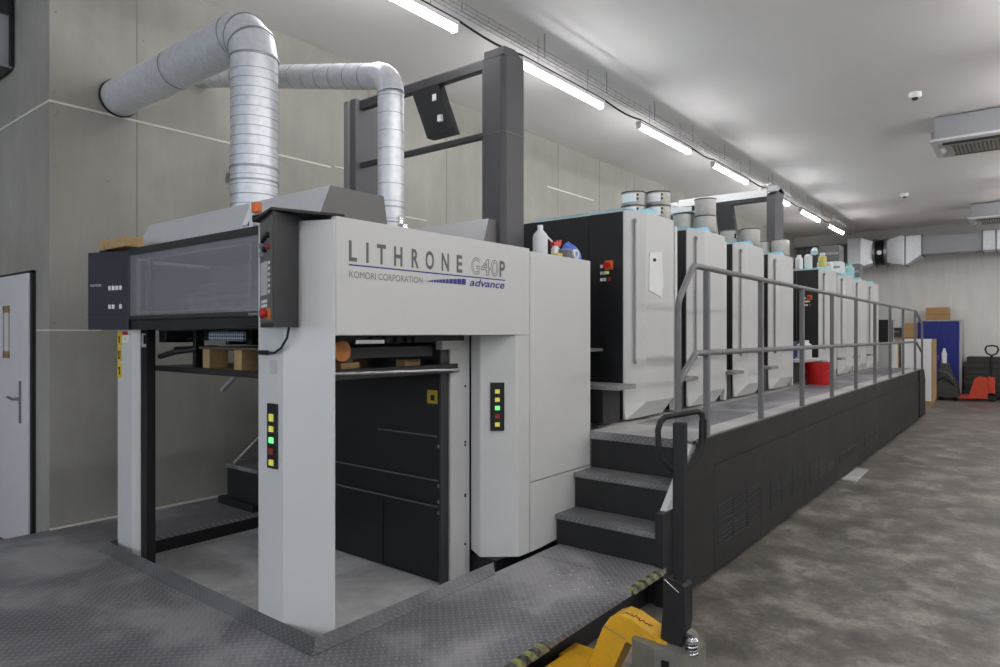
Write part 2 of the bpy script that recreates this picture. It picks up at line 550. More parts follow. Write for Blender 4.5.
# door in the front wall
d = MB().box(-6.98, -6.03, 1.755, 1.795, 0.015, 2.165).build('door_1', 'door', None, 0.004)
struct(d)
MB().box(-6.03, -5.995, 1.77, 1.799, 0.0, 2.185).box(-7.02, -5.995, 1.77, 1.799, 2.168, 2.185).build('door_frame', 'deep', d)
hd = MB().box(-6.20, -6.17, 1.745, 1.756, 1.0, 1.33).build('handle_plate', 'steel', d)
MB().tube([(-6.185, 1.745, 1.19), (-6.185, 1.70, 1.19), (-6.30, 1.70, 1.20)], 0.011, 8).build('handle_lever', 'steel', d)
t = MB()
for z in (1.50, 1.87): t.box(-6.62, -6.45, 1.753, 1.7555, z, z + 0.055)
for x in (-6.615, -6.475): t.box(x, x + 0.02, 1.753, 1.7555, 1.5, 1.92)
t.build('tape_residue', 'rust', d)

# grey casing hung on the front wall, top left
ac = thing('air_duct_box', (-6.9, 1.4, 3.85), 'grey metal box high on the wall, cut by the top left corner', 'duct box')
MB().box(-7.4, -6.5, 0.9, 1.79, 3.86, 4.28).build('casing', 'grey_plastic', ac, 0.006)
MB().box(-7.4, -6.5, 0.9, 1.79, 4.281, 4.60).build('upper_frame', 'box_grey', ac, 0.006)
MB().box(-7.38, -6.52, 0.92, 1.77, 3.84, 3.859).build('underside_grille', 'box_grey', ac)
MB().tube([(-6.485, 1.77, 3.87), (-6.485, 1.77, 4.6)], 0.012, 8).build('rod', 'deep', ac)

# ================================================================== lights
NTUBE = 7
for r, (rx, ys) in enumerate(((-3.84, [2.66 + 2.465 * i for i in range(NTUBE)]), (0.35, [-3.2 + 2.465 * i for i in range(10)]), (4.5, [-3.2 + 2.465 * i for i in range(10)]))):
    for i, y in enumerate(ys):
        if r == 0:
            names = ['lit white tube lamp nearest the camera, cut by the top edge of the photo',
                     'lit tube lamp starting right beside the big grey gantry column',
                     'third lit tube lamp of the ceiling row counted from the camera',
                     'fourth lit tube lamp of the ceiling row, before the far gantry',
                     'lit tube lamp crossed by the far gantry column',
                     'lit tube lamp just beyond the far gantry column, second from the far end',
                     'farthest lit tube lamp of the ceiling row, above the silver duct']
            lab = names[i]
        else:  # second row inferred from rail shadows; outer row added to brighten right-facing sides
            lab = 'lit tube lamp in an unseen ceiling row over the open floor'
        L = thing('tube_lamp', (rx, y, 4.284), lab, 'lamp', 'ceiling tube lamps')
        MB().box(rx - 0.042, rx + 0.042, y, y + 1.56, 4.302, 4.345).build('housing', 'white', L, 0.004)
        MB().tube([(rx, y + 0.01, 4.285), (rx, y + 1.55, 4.285)], 0.032, 12).build('tube', 'tube', L)
        for yy in (y, y + 1.535):
            MB().box(rx - 0.034, rx + 0.034, yy, yy + 0.025, 4.25, 4.33).build('end_cap', 'white', L, 0.004)
        for yy in (y + 0.3, y + 1.25):
            MB().tube([(rx, yy, 4.345), (rx, yy, ZC)], 0.003, 6).build('suspension_wire', 'steel', L)
# wire cable tray over the row
tr = thing('cable_tray', (-3.70, 1.0, 4.42), 'long wire cable tray hung from the ceiling beside the tube lamps', 'cable tray')
w = MB()
for dx in (-0.05, 0.0, 0.05): w.tube([(-3.72 + dx, 1.0, 4.38), (-3.72 + dx, 20.5, 4.38)], 0.0025, 5)
for dx in (-0.05, 0.05): w.tube([(-3.72 + dx, 1.0, 4.42), (-3.72 + dx, 20.5, 4.42)], 0.0025, 5)
y = 1.0
while y < 20.4:
    w.tube([(-3.77, y, 4.42), (-3.77, y, 4.38), (-3.67, y, 4.38), (-3.67, y, 4.42)], 0.002, 4); y += 0.15
w.build('wire_basket', 'steel', tr)
for i in range(15):
    y = 2.95 + i * 1.21
    MB().tube([(-3.72, y, 4.378), (-3.72, y, ZC)], 0.005, 6).build('hanger_rod', 'steel', tr)
cb = MB()
pts = []
for i in range(8):
    y = 2.66 + 2.465 * i
    for k in range(7):
        f = k / 6.0
        pts.append((-3.82 + 0.03 * sin(PI * f), y - 0.9 + f * 0.9, 4.36 - 0.05 * sin(PI * f)))
cb.tube(pts, 0.010, 6)
tag(cb.build('power_cable', 'rubber'), 'black power cable sagging from lamp to lamp along the ceiling row', 'cable')

# sun-free daylight through the back windows
for i, x in enumerate((-5.6, -0.4)):
    ld = bpy.data.lights.new('daylight', 'AREA')
    ld.shape = 'RECTANGLE'; ld.size = 3.9; ld.size_y = 2.5; ld.energy = 110; ld.color = (0.80, 0.88, 1.0)
    lo = bpy.data.objects.new('daylight', ld); COL.objects.link(lo)
    lo.location = (x, -6.25, 2.3); lo.rotation_euler = (PI / 2, 0, 0)

# AC cassettes and smoke detectors on the ceiling
def cassette(x, y, lab):
    a = thing('ceiling_air_conditioner', (x + 0.8, y + 0.45, 4.25), lab, 'air conditioner', 'ceiling air conditioners')
    MB().box(x + 0.03, x + 1.6, y + 0.03, y + 0.95, 4.30, 4.60).build('casing', 'ac_side', a, 0.01)
    f = MB()
    f.rings([[(x + 0.06, y + 0.06, 4.24), (x + 1.57, y + 0.06, 4.24), (x + 1.57, y + 0.92, 4.24), (x + 0.06, y + 0.92, 4.24)],
             [(x - 0.02, y - 0.02, 4.27), (x + 1.65, y - 0.02, 4.27), (x + 1.65, y + 1.0, 4.27), (x - 0.02, y + 1.0, 4.27)],
             [(x - 0.02, y - 0.02, 4.30), (x + 1.65, y - 0.02, 4.30), (x + 1.65, y + 1.0, 4.30), (x - 0.02, y + 1.0, 4.30)]])
    fr = f.build('front_frame', 'ac_frame', a, 0.004)
    MB().box(x + 0.12, x + 1.5, y + 0.04, y + 0.14, 4.236, 4.262).build('air_slot', 'deep', fr)
    g = MB()
    for k in range(26):
        g.box(x + 0.22 + k * 0.045, x + 0.24 + k * 0.045, y + 0.2, y + 0.8, 4.228, 4.241)
    g.box(x + 0.2, x + 1.4, y + 0.19, y + 0.205, 4.226, 4.241); g.box(x + 0.2, x + 1.4, y + 0.795, y + 0.81, 4.226, 4.241)
    g.build('intake_grille', 'seam', a)
    for yy in (y + 0.1, y + 0.85):
        MB().box(x - 0.012, x + 0.03, yy, yy + 0.06, 4.30, 4.42).build('bracket', 'steel', a, 0.003)
    MB().tube([(x + 0.10, y + 0.30, 4.25), (x + 0.10, y + 0.52, 4.235)], 0.03, 8).build('flap_motor', 'plastic_white', a)
    return a
cassette(-1.07, 10.65, 'grey ceiling air conditioner nearest the camera, at the right edge of the photo')
cassette(-1.13, 18.3, 'farther grey ceiling air conditioner near the far white wall')
for (x, y, lab) in ((-1.12, 9.49, 'small white smoke detector beside the nearer ceiling air conditioner'), (-2.1, 16.2, 'small white smoke detector beside the farther ceiling air conditioner')):
    s = thing('smoke_detector', (x, y, 4.55), lab, 'smoke detector', 'smoke detectors')
    MB().lathe((x, y, 4.56), [(0.055, 0.0), (0.07, 0.02), (0.07, ZC - 4.56)], 16).build('base', 'white', s)
    MB().lathe((x, y, 4.53), [(0.02, 0.0), (0.035, 0.012), (0.035, 0.03)], 12).build('sensor_head', 'box_grey', s)

# ================================================================== checker plate floor around the press
pl = thing('checker_plate_platform', (-3.7, 1.0, 0.0), 'raised grey checker plate platform wrapping the front of the press', 'platform')
pd = MB()
pd.box(XW, -1.785, -3.0, 1.86, P - 0.03, P)
pd.box(-2.57, -1.785, 1.862, 3.595, P - 0.03, P)
pd.box(-2.57, -1.785, 3.600, 3.90, P - 0.028, P + 0.002)
pd.box(XW, -4.93, 1.862, 3.36, P - 0.03, P)
pd.build('deck_plate', 'checker', pl)
sk = MB()
sk.box(-1.93, -1.90, -3.0, 3.88, 0.0, P - 0.03)
sk.box(-4.96, -4.93, 1.87, 3.36, 0.0, P - 0.03)
sk.box(-4.93, -2.57, 1.83, 1.86, 0.0, P - 0.03)
sk.box(-2.57, -2.54, 1.86, 3.88, 0.0, P - 0.03)
sk.build('skirt', 'deep', pl)
k = MB()
# kerb: sloped angle strip along the front and the right of the pit, with a mitred corner
k.rings([[(-4.91, 1.835, P), (-4.91, 1.835, P + 0.006), (-4.91, 1.885, P + 0.055), (-4.91, 1.89, P)],
         [(-2.545, 1.835, P), (-2.545, 1.835, P + 0.006), (-2.594, 1.885, P + 0.055), (-2.594, 1.89, P)]])
k.rings([[(-2.545, 1.835, P), (-2.545, 1.835, P + 0.006), (-2.594, 1.885, P + 0.055), (-2.594, 1.89, P)],
         [(-2.545, 3.15, P), (-2.545, 3.15, P + 0.006), (-2.594, 3.19, P + 0.055), (-2.594, 3.19, P)]])
k.rings([[(-4.91, 1.835, P), (-4.91, 1.835, P + 0.006), (-4.88, 1.885, P + 0.055), (-4.88, 1.89, P)],
         [(-4.93, 2.02, P), (-4.93, 2.02, P + 0.006), (-4.90, 2.02, P + 0.055), (-4.88, 2.02, P)]])
k.build('kerb', 'kerb', pl)
for ya, yb in ((3.44, 3.86), (2.30, 2.62)):
    MB().prism_y([(-1.815, P + 0.0022), (-1.7848, P + 0.0022), (-1.7848, P - 0.035), (-1.782, P - 0.035), (-1.782, P + 0.0045), (-1.815, P + 0.0045)], ya, yb).build('hazard_tape', 'hazard', pl)
pb = MB()
random.seed(3)
for i in range(26):
    x = -2.3 + random.random() * 0.38; y = 3.2 + random.random() * 0.3
    s = 0.003 + random.random() * 0.004
    pb.lathe((x, y, P + 0.0005), [(s, 0), (s * 0.6, 0.001)], 6)
pb.build('paint_spots', 'white', pl)

# ================================================================== delivery unit of the press
dv = thing('press_delivery_unit', (-3.75, 2.6, 0.12), 'big light grey delivery end of the printing press with large lettering on its side', 'printing press')
# posts
fp = MB().prism([(-3.067, 1.885), (-2.85, 1.885), (XP, 1.995), (XP, 2.004), (-2.64, 2.03), (-3.067, 2.03)], 0.12, 2.243).build('front_post', 'press', dv, 0.006)
lp = MB().prism([(-4.85, 1.93), (-4.63, 1.93), (-4.60, 1.97), (-4.60, 1.975), (-4.85, 1.975)], 0.12, 2.2).build('front_post', 'press', dv, 0.006)
MB().box(-4.80, -4.598, 1.976, 2.012, 0.12, 1.75).build('guide_rail', 'box_grey', dv, 0.003)
MB().box(-4.80, -4.60, 2.013, 2.07, 0.12, 1.75).build('guide_rail', 'deep', dv, 0.004)
MB().box(-3.075, -3.068, 1.90, 2.05, 0.12, 1.75).build('guide_rail', 'deep', dv)
# header panel and side panels
hp = MB().box(XP - 0.04, XP, 2.008, 3.578, 1.69, 2.262).build('header_panel', 'press', dv, 0.005)
MB().box(XP - 0.05, XP, 3.584, 4.355, 0.715, 2.245).build('side_panel', 'press', dv, 0.005)
MB().prism_x([(3.584, 0.255), (3.70, 0.255), (4.355, 0.29), (4.355, 0.71), (3.584, 0.71)], XP - 0.05, XP).build('side_panel', 'press', dv, 0.004)
MB().box(-4.9, XP - 0.041, 2.06, 4.35, 2.215, 2.245).build('top_cover', 'press2', dv, 0.004)
MB().box(-4.9, -4.86, 2.13, 4.35, 1.72, 2.189).build('far_side_panel', 'press2', dv)
MB().box(-4.9, XP - 0.055, 3.62, 4.345, 0.26, 2.189).build('machine_core', 'deep', dv)
MB().box(-4.85, XP - 0.06, 3.30, 4.33, 0.12, 0.259).build('plinth', 'deep', dv)
# rear column with chamfer, its frame strip with bolts
rc = MB()
pc = [(-2.86, 3.285), (-2.776, 3.28), (-2.611, 3.433), (XP, 3.46), (XP, 3.578), (-2.86, 3.578)]
rc.rings([[(x, y, z) for (x, y), z in zip(pc, (0.30, 0.265, 0.262, 0.257, 0.255, 0.30))], [(x, y, 1.688) for x, y in pc]])
rc.build('rear_post', 'press', dv, 0.006)
fs = MB().box(-2.885, -2.87, 3.10, 3.283, 0.13, 1.688).build('frame_strip', 'press2', dv)
for z in (1.36, 1.0, 0.98, 0.66, 0.65, 0.34):
    MB().tube([(-2.872, 3.24, z), (-2.866, 3.24, z)], 0.008, 8).build('bolt', 'deep', fs)
# back panels of the pile bay
b = MB()
b.box(-4.86, -2.89, 3.065, 3.10, 0.125, 0.60).box(-4.86, -2.89, 3.065, 3.10, 0.608, 0.765).box(-4.86, -2.89, 3.06, 3.10, 0.773, 1.688)
b.box(-3.47, -3.455, 3.055, 3.07, 0.14, 0.59)
bp = b.build('back_panel', 'deep', dv, 0.004)
r_ = MB().box(-3.5, -2.94, 3.053, 3.061, 1.045, 1.052).box(-4.8, -2.94, 3.056, 3.066, 0.765, 0.7725).box(-4.8, -2.94, 3.056, 3.066, 0.60, 0.6075)
r_.build('panel_edge', 'hood_dark', bp)
for z in (0.99, 0.74, 0.64, 0.57): MB().tube([(-2.925, 3.06, z), (-2.925, 3.05, z)], 0.012, 8).build('latch', 'steel', bp)
MB().box(-2.90, -2.885, 3.03, 3.10, 0.13, 1.688).build('edge_rail', 'box_grey', dv, 0.003)
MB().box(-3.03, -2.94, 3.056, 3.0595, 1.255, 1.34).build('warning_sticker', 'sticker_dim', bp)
MB().box(-3.0, -2.965, 3.054, 3.056, 1.275, 1.31).build('pictogram', 'deep', bp)
# lettering on the header
zb0, zt0 = 2.052, 2.154
ls = [(2.084, 2.134), (2.192, 2.208), (2.262, 2.322), (2.377, 2.437), (2.503, 2.558), (2.608, 2.674), (2.735, 2.796), (2.86, 2.91)]
for ch, (a, c2) in zip('LITHRONE', ls):
    lettering(ch, 'letter', 'letter', hp, a, c2, zb0, zt0, XP, bold=0.03)
for ch, (a, c2) in zip('G40', [(2.991, 3.065), (3.078, 3.165), (3.172, 3.245)]):
    lettering(ch, 'outline_letter', 'letter', hp, a, c2, zb0, zt0, XP, outline=0.018)
lettering('P', 'letter', 'letter', hp, 3.257, 3.313, zb0, zt0, XP, bold=0.03)
MB().box(XP + 0.0005, XP + 0.0018, 2.084, 3.313, 2.031, 2.038).build('underline', 'blue_ink', hp)
lettering('KOMORI CORPORATION', 'small_lettering', 'letter_thin', hp, 2.087, 2.585, 1.972, 2.005, XP)
q = MB(); y = 2.615
n = 13
for i in range(n):
    wdt = 0.0078 + 0.0024 * i; hh = 0.003 + 0.0026 * i
    q.rings([[(XP + 0.0005, y, 1.985), (XP + 0.0005, y + wdt, 1.985), (XP + 0.0005, y + wdt, 1.985 + hh), (XP + 0.0005, y + 0.002, 1.985 + hh)],
             [(XP + 0.0017, y, 1.985), (XP + 0.0017, y + wdt, 1.985), (XP + 0.0017, y + wdt, 1.985 + hh), (XP + 0.0017, y + 0.002, 1.985 + hh)]])
    y += wdt + 0.0030
q.build('stripe_mark', 'blue_ink', hp)
lettering('advance', 'small_lettering', 'blue_ink', hp, 2.975, 3.308, 1.980, 2.026, XP, shear=0.25, bold=0.02)
# the window over the pile
wf = MB()
wf.box(-4.60, -3.06, 1.895, 1.93, 2.205, 2.25).box(-4.60, -3.06, 1.895, 1.93, 1.79, 1.815)
wf.box(-4.60, -4.585, 1.895, 1.93, 1.79, 2.25).box(-4.33, -4.318, 1.915, 1.935, 1.8, 2.22)
wn = wf.build('window_frame', 'box_grey', dv, 0.003)
MB().box(-4.585, -3.06, 1.900, 1.906, 1.815, 2.205).build('window_pane', 'glass', wn)
inn = MB()
for (a, c2, z0, z1) in ((-4.52, -3.2, 2.165, 2.175), (-4.52, -3.2, 1.83, 1.838)): inn.box(a, c2, 1.912, 1.922, z0, z1)
for x in (-4.52, -3.2): inn.box(x, x + 0.01, 1.912, 1.922, 1.83, 2.175)
inn.build('inner_frame', 'white', wn)
MB().box(-4.62, -3.06, 2.46, 2.48, 1.76, 2.18).build('inner_wall', 'press2', dv)
gr = MB()
for i in range(9): gr.box(-4.5 + i * 0.16, -4.42 + i * 0.16, 2.25, 2.32, 1.86, 1.93)
gr.tube([(-4.6, 2.22, 1.92), (-3.1, 2.22, 1.92)], 0.02, 10).tube([(-4.6, 2.4, 2.02), (-3.1, 2.4, 2.02)], 0.03, 10)
gr.tube([(-4.28, 2.1, 1.93), (-3.95, 2.6, 2.12)], 0.012, 8)
gr.build('gripper_bar', 'hood', dv)
MB().slab((-3.62, 2.05, 1.83), (-3.34, 2.05, 1.83), (-3.34, 2.25, 1.93), (-3.62, 2.25, 1.93), 0.01).build('reflection_slab', 'white', dv)  # white slab standing in for a bright reflection in the window
MB().box(-4.60, -3.05, 1.91, 1.99, 1.725, 1.788).build('cross_beam', 'black', dv, 0.004)
MB().box(-3.26, -3.05, 1.898, 1.909, 1.735, 1.785).build('cover_plate', 'deep', dv, 0.003)
MB().box(-3.16, -3.07, 1.885, 1.899, 1.792, 1.806).build('window_latch', 'chrome', dv)
# left control box, turned towards the operator
A = Vector((-4.598, 1.895, 0)); B = Vector((-4.966, 1.79, 0))
ux = (A - B).normalized(); nx = Vector((ux.y, -ux.x, 0)); wl = (A - B).length
def onleft(u, z, d=0.0): return (B.x + ux.x * u + nx.x * d, B.y + ux.y * u + nx.y * d, z)
cbx = MB()
cbx.rings([[onleft(0, z, 0), onleft(wl, z, 0), onleft(wl, z, -0.13), onleft(0, z, -0.13)] for z in (1.725, 2.24)])
cl = cbx.build('control_box', 'navy', dv, 0.004)
def lbtn(u, z, w_, h_, m, name='key'):
    bb = MB(); bb.rings([[onleft(u, z, dd), onleft(u + w_, z, dd), onleft(u + w_, z + h_, dd), onleft(u, z + h_, dd)] for dd in (0.0005, 0.005)])
    return bb.build(name, m, cl)
for i in range(4): lbtn(0.202 + i * 0.034, 1.985, 0.022, 0.028, 'white')
for i in (0, 1, 3): lbtn(0.202 + i * 0.034, 1.862, 0.022, 0.028, 'white')
for i in (0, 1, 2, 3): lbtn(0.209 + i * 0.034, 2.025, 0.006, 0.008, 'hood_dark', 'key_mark')
for i in (0, 1, 3): lbtn(0.209 + i * 0.034, 1.902, 0.006, 0.008, 'hood_dark', 'key_mark')
text_on('KOMORI', 'white', cl, 'small_lettering', onleft(0.03, 2.012, 0.001), ux, (0, 0, 1), 0.10, 0.016)
lbtn(0.0, 1.823, wl, 0.004, 'deep', 'panel_seam')
# right control box
A = Vector((-2.71, 1.741, 0)); L_ = Vector((-3.026, 1.871, 0)); R_ = Vector((-2.751, 1.907, 0))
ul = (A - L_).normalized(); nl = Vector((ul.y, -ul.x, 0)); wr = (A - L_).length
cr = MB().prism([tuple(L_.xy), tuple(A.xy), tuple(R_.xy), tuple((L_ + R_ - A).xy)], 1.73, 2.262).build('control_box', 'box_grey', dv, 0.006)
def rb(u0, u1, z0, z1, m, name, d0=0.0005, d1=0.005, bev=0.0):
    bb = MB(); P_ = lambda u, z, dd: (L_.x + ul.x * u + nl.x * dd, L_.y + ul.y * u + nl.y * dd, z)
    bb.rings([[P_(u0, z0, dd), P_(u1, z0, dd), P_(u1, z1, dd), P_(u0, z1, dd)] for dd in (d0, d1)])
    return bb.build(name, m, cr, bev)
fpn = rb(0.01, wr - 0.01, 1.75, 2.245, 'hood_dark', 'front_plate', 0.0003, 0.002)
rb(0.04, 0.21, 1.885, 2.045, 'hood', 'screen', 0.002, 0.004)
for i in range(6): rb(0.235, 0.275, 1.89 + i * 0.027, 1.904 + i * 0.027, 'white', 'key', 0.002, 0.004)
for i in range(2): rb(0.06, 0.20, 1.826 + i * 0.022, 1.84 + i * 0.022, 'white', 'key_row', 0.002, 0.004)
rb(0.17, 0.29, 1.765, 1.82, 'amber', 'stop_plate', 0.002, 0.003)
for (u, z, m) in ((0.12, 2.15, 'deep'), (0.18, 2.155, 'deep'), (0.25, 2.16, 'deep'), (0.26, 2.105, 'red_dark'), (0.18, 2.10, 'deep'), (0.08, 2.085, 'grey_plastic'), (0.08, 2.13, 'grey_plastic')):
    p = L_ + ul * u
    MB().tube([(p.x, p.y, z), (p.x + nl.x * 0.018, p.y + nl.y * 0.018, z)], 0.014, 10).build('selector_knob', m, cr)
p = L_ + ul * 0.20
es = MB().tube([(p.x, p.y, 1.795), (p.x + nl.x * 0.016, p.y + nl.y * 0.016, 1.795), (p.x + nl.x * 0.017, p.y + nl.y * 0.017, 1.795), (p.x + nl.x * 0.034, p.y + nl.y * 0.034, 1.795)], [0.016, 0.016, 0.026, 0.022], 14)
es.build('emergency_stop', 'red', cr)
MB().prism([(-3.05, 1.85), (-2.71, 1.73), (-2.60, 2.06), (-2.80, 2.10)], 2.264, 2.276).build('mounting_bracket', 'deep', dv)
cpts = [(-2.785, 1.875, 1.73), (-2.79, 1.868, 1.68), (-2.83, 1.862, 1.63), (-2.89, 1.862, 1.605), (-2.96, 1.868, 1.605), (-3.02, 1.875, 1.605)]
MB().tube(cpts, 0.006, 8).build('cord', 'rubber', dv)
MB().tube([(-3.03, 1.872, 1.605), (-2.95, 1.865, 1.605)], 0.012, 8).build('plug', 'rubber', dv)
MB().box(-2.96, -2.90, 1.8825, 1.8845, 1.50, 1.57).build('rating_plate', 'press2', fp)
# signal lamp
sl = MB().box(-3.245, -3.205, 1.94, 1.98, 2.25, 2.31).build('signal_lamp', 'plastic_white', dv, 0.004)
MB().box(-3.243, -3.207, 1.942, 1.978, 2.312, 2.335).build('lower_lens', 'plastic_white', sl, 0.003)
MB().box(-3.245, -3.225, 1.94, 1.98, 2.337, 2.39).build('clear_lens', 'plastic_white', sl, 0.003)
MB().box(-3.223, -3.182, 1.94, 1.98, 2.337, 2.39).build('amber_lens', 'orange', sl, 0.003)
MB().box(-3.15, -3.06, 1.90, 1.98, 2.275, 2.31).build('sensor', 'rubber', dv, 0.004)
# key strips with lit keys
def strip_front():
    s = MB().box(-2.972, -2.888, 1.874, 1.8845, 1.035, 1.355).build('key_strip', 'deep', fp, 0.003)
    for i, m in enumerate(('yellow_lit', 'yellow_lit', 'green_lit', 'red_dark', 'yellow_lit')):
        z = 1.29 - i * 0.055 - (0.005 if i else 0)
        MB().box(-2.947, -2.913, 1.868, 1.8735, z - (0.022 if i == 0 else 0.014), z + 0.014).build('key', m, s)
strip_front()
# on the chamfer of the rear post
c0 = Vector((-2.776, 3.28, 0)); c1 = Vector((-2.611, 3.433, 0)); uc = (c1 - c0).normalized(); nc = Vector((uc.y, -uc.x, 0)); wc = (c1 - c0).length
def cq(u0, u1, z0, z1, d0, d1, name, m, par):
    f = lambda u, z, dd: (c0.x + uc.x * u + nc.x * dd, c0.y + uc.y * u + nc.y * dd, z)
    bb = MB(); bb.rings([[f(u0, z0, dd), f(u1, z0, dd), f(u1, z1, dd), f(u0, z1, dd)] for dd in (d0, d1)])
    return bb.build(name, m, par)
rcol = [o for o in dv.children if o.name.startswith('rear_post')][0]
s2 = cq(0.065, 0.155, 1.075, 1.385, 0.0005, 0.01, 'key_strip', 'deep', rcol)
for i, m in enumerate(('yellow_lit', 'yellow_lit', 'green_lit', 'red_dark', 'yellow_lit')):
    z = 1.327 - i * 0.053
    cq(0.095, 0.125, z - 0.012, z + 0.014, 0.0102, 0.016, 'key', m, s2)
# stickers on the left post
for i, z in enumerate((1.62, 1.515, 1.405)):
    st = MB().box(-4.842, -4.785, 1.926, 1.9295, z, z + 0.095).build('warning_sticker', 'sticker_yellow', lp)
    g = MB()
    if i == 0: g.box(-4.82, -4.805, 1.924, 1.926, z + 0.015, z + 0.05); g.box(-4.83, -4.80, 1.924, 1.926, z + 0.05, z + 0.06)
    if i == 1: g.box(-4.83, -4.82, 1.924, 1.926, z + 0.02, z + 0.07); g.box(-4.805, -4.795, 1.924, 1.926, z + 0.03, z + 0.07); g.box(-4.83, -4.795, 1.924, 1.926, z + 0.015, z + 0.025)
    if i == 2: g.box(-4.825, -4.80, 1.924, 1.926, z + 0.05, z + 0.07); g.box(-4.815, -4.8, 1.924, 1.926, z + 0.02, z + 0.045)
    g.build('pictogram', 'deep', st)
ws = MB().box(-4.765, -4.675, 1.926, 1.9295, 1.64, 1.72).build('warning_label', 'white', lp)
MB().box(-4.762, -4.678, 1.9245, 1.926, 1.69, 1.715).build('red_band', 'red', ws)
MB().prism_y([(-4.735, 1.655), (-4.705, 1.655), (-4.72, 1.685)], 1.9245, 1.926).build('warning_triangle', 'sticker_yellow', ws)
gl = [o for o in dv.children if o.name.startswith('guide_rail')][0]
gp = MB().box(-4.5975, -4.595, 1.978, 2.005, 1.61, 1.70).build('counter_plate', 'plastic_white', gl)
MB().box(-4.5945, -4.593, 1.988, 2.003, 1.63, 1.69).build('counter_window', 'deep', gp)
# inner machinery under the window: beams, perforated strip, roller
bm_ = MB()
bm_.box(-4.5, -3.08, 2.3, 2.42, 1.675, 1.725).box(-4.05, -2.9, 2.6, 2.7, 1.64, 1.70).box(-4.5, -2.9, 2.98, 3.05, 1.64, 1.69)
bm_.tube([(-4.6, 2.25, 1.668), (-3.08, 2.25, 1.65)], 0.011, 8).tube([(-4.6, 2.2, 1.60), (-4.2, 2.25, 1.615), (-3.9, 2.3, 1.59)], 0.010, 8)
bm_.tube([(-4.6, 2.1, 1.545), (-4.42, 2.12, 1.58), (-4.30, 2.2, 1.60)], 0.02, 8)
for x in (-3.95, -3.7, -3.45, -3.2): bm_.box(x, x + 0.05, 2.2, 2.5, 1.63, 1.72)
bm_.box(-4.36, -4.32, 2.2, 2.26, 1.477, 1.72).box(-4.62, -4.52, 2.1, 2.3, 1.64, 1.72)
bm_.build('carriage_beam', 'deep', dv, 0.003)
MB().box(-4.0, -3.6, 2.12, 2.135, 1.655, 1.710).build('perforated_strip', 'perf', dv)
sb = MB()
sb.tube([(-2.86, 2.2, 1.655), (-2.86, 2.95, 1.655)], 0.010, 8).box(-2.96, -2.91, 2.3, 2.98, 1.56, 1.625).box(-2.98, -2.84, 2.2, 3.2, 1.655, 1.688)
for y in (2.42, 2.52, 2.6, 2.68, 2.74): sb.box(-2.85, -2.82, y, y + 0.03, 1.65, 1.68)
sb.build('side_beam', 'black', dv, 0.003)
MB().box(-2.90, -2.845, 3.0, 3.16, 1.60, 1.688).build('bearing_block', 'press2', dv, 0.004)
MB().tube([(-2.87, 2.235, 1.607), (-2.84, 2.235, 1.607)], 0.056, 20).build('roller_disc', 'amber', dv)
MB().box(-2.84, -2.81, 2.3, 2.5, 1.645, 1.665).build('chrome_rod', 'chrome', dv)
# pile board (lifting plate)
pb = MB().box(-4.84, -2.86, 2.16, 3.04, 1.455, 1.475).box(-4.84, -2.86, 2.15, 2.17, 1.44, 1.478).box(-2.87, -2.84, 2.15, 3.14, 1.455, 1.51)
pb.build('pile_board', 'black', dv, 0.003)
MB().tube([(-2.835, 2.13, 1.49), (-2.835, 3.14, 1.47)], 0.012, 8).build('lift_rod', 'steel', dv)
# hoods on top
def hood(x0, x1, yb0, yb1, yt0, yt1, zb, zt, tx0, tx1):
    m_ = MB()
    lo_ = [(x0, yb0, zb), (x1, yb0, zb), (x1, yb1, zb), (x0, yb1, zb)]
    hi_ = [(x0 + tx0, yt0, zt), (x1 - tx1, yt0, zt), (x1 - tx1, yt1, zt), (x0 + tx0, yt1, zt)]
    m_.rings([lo_, hi_])
    m_.mi = [0, 1, 0, 0, 0, 0]
    return m_.build('hood', ['hood', 'hood_dark'], dv, 0.004)
h1 = hood(-4.85, -2.785, 2.03, 2.51, 2.115, 2.475, 2.246, 2.452, 0.05, 0.0)
hood(-4.8, -2.88, 3.42, 3.84, 3.49, 3.79, 2.246, 2.478, 0.05, 0.0)
MB().slab((-3.49, 2.045, 2.31), (-3.43, 2.045, 2.31), (-3.43, 2.085, 2.41), (-3.49, 2.085, 2.41), 0.008).build('hood_plate', 'white', h1)
MB().slab((-3.428, 2.04, 2.305), (-3.415, 2.04, 2.305), (-3.41, 2.085, 2.415), (-3.423, 2.085, 2.415), 0.008).build('hood_handle', 'deep', h1)

# pallet with paper on the raised board
pt = thing('pile_pallet', (-3.6, 2.5, 1.476), 'small brown wooden pallet on the raised pile board inside the delivery', 'pallet')
for (x, y) in ((-4.19, 2.18), (-3.81, 2.18), (-3.02, 2.30), (-4.19, 2.85), (-3.6, 2.85), (-3.10, 2.85)):
    MB().box(x, x + 0.085, y, y + 0.13, 1.478, 1.60 if x < -3.1 else 1.54).build('block', 'wood', pt, 0.004)
MB().box(-4.22, -3.06, 2.17, 3.02, 1.601, 1.615).build('top_board', 'board_dim', pt, 0.003)
pn = MB()
for y in (2.2, 2.87): pn.box(-4.2, -2.95, y, y + 0.09, 1.476, 1.4778)
pn.build('bottom_board', 'wood_dark', pt)
# wooden offcut on the left control box
wb = thing('wooden_block', (-4.75, 1.95, 2.242), 'pale wooden block lying on top of the dark left control box', 'wood')
MB().box(-4.895, -4.83, 1.83, 1.93, 2.252, 2.322).build('end_block', 'wood', wb, 0.004)
MB().box(-4.83, -4.50, 1.84, 1.95, 2.256, 2.318).build('plank', 'wood', wb, 0.004)
MB().box(-4.885, -4.76, 1.83, 1.93, 2.2415, 2.2515).build('rubber_foot', 'rubber', wb)

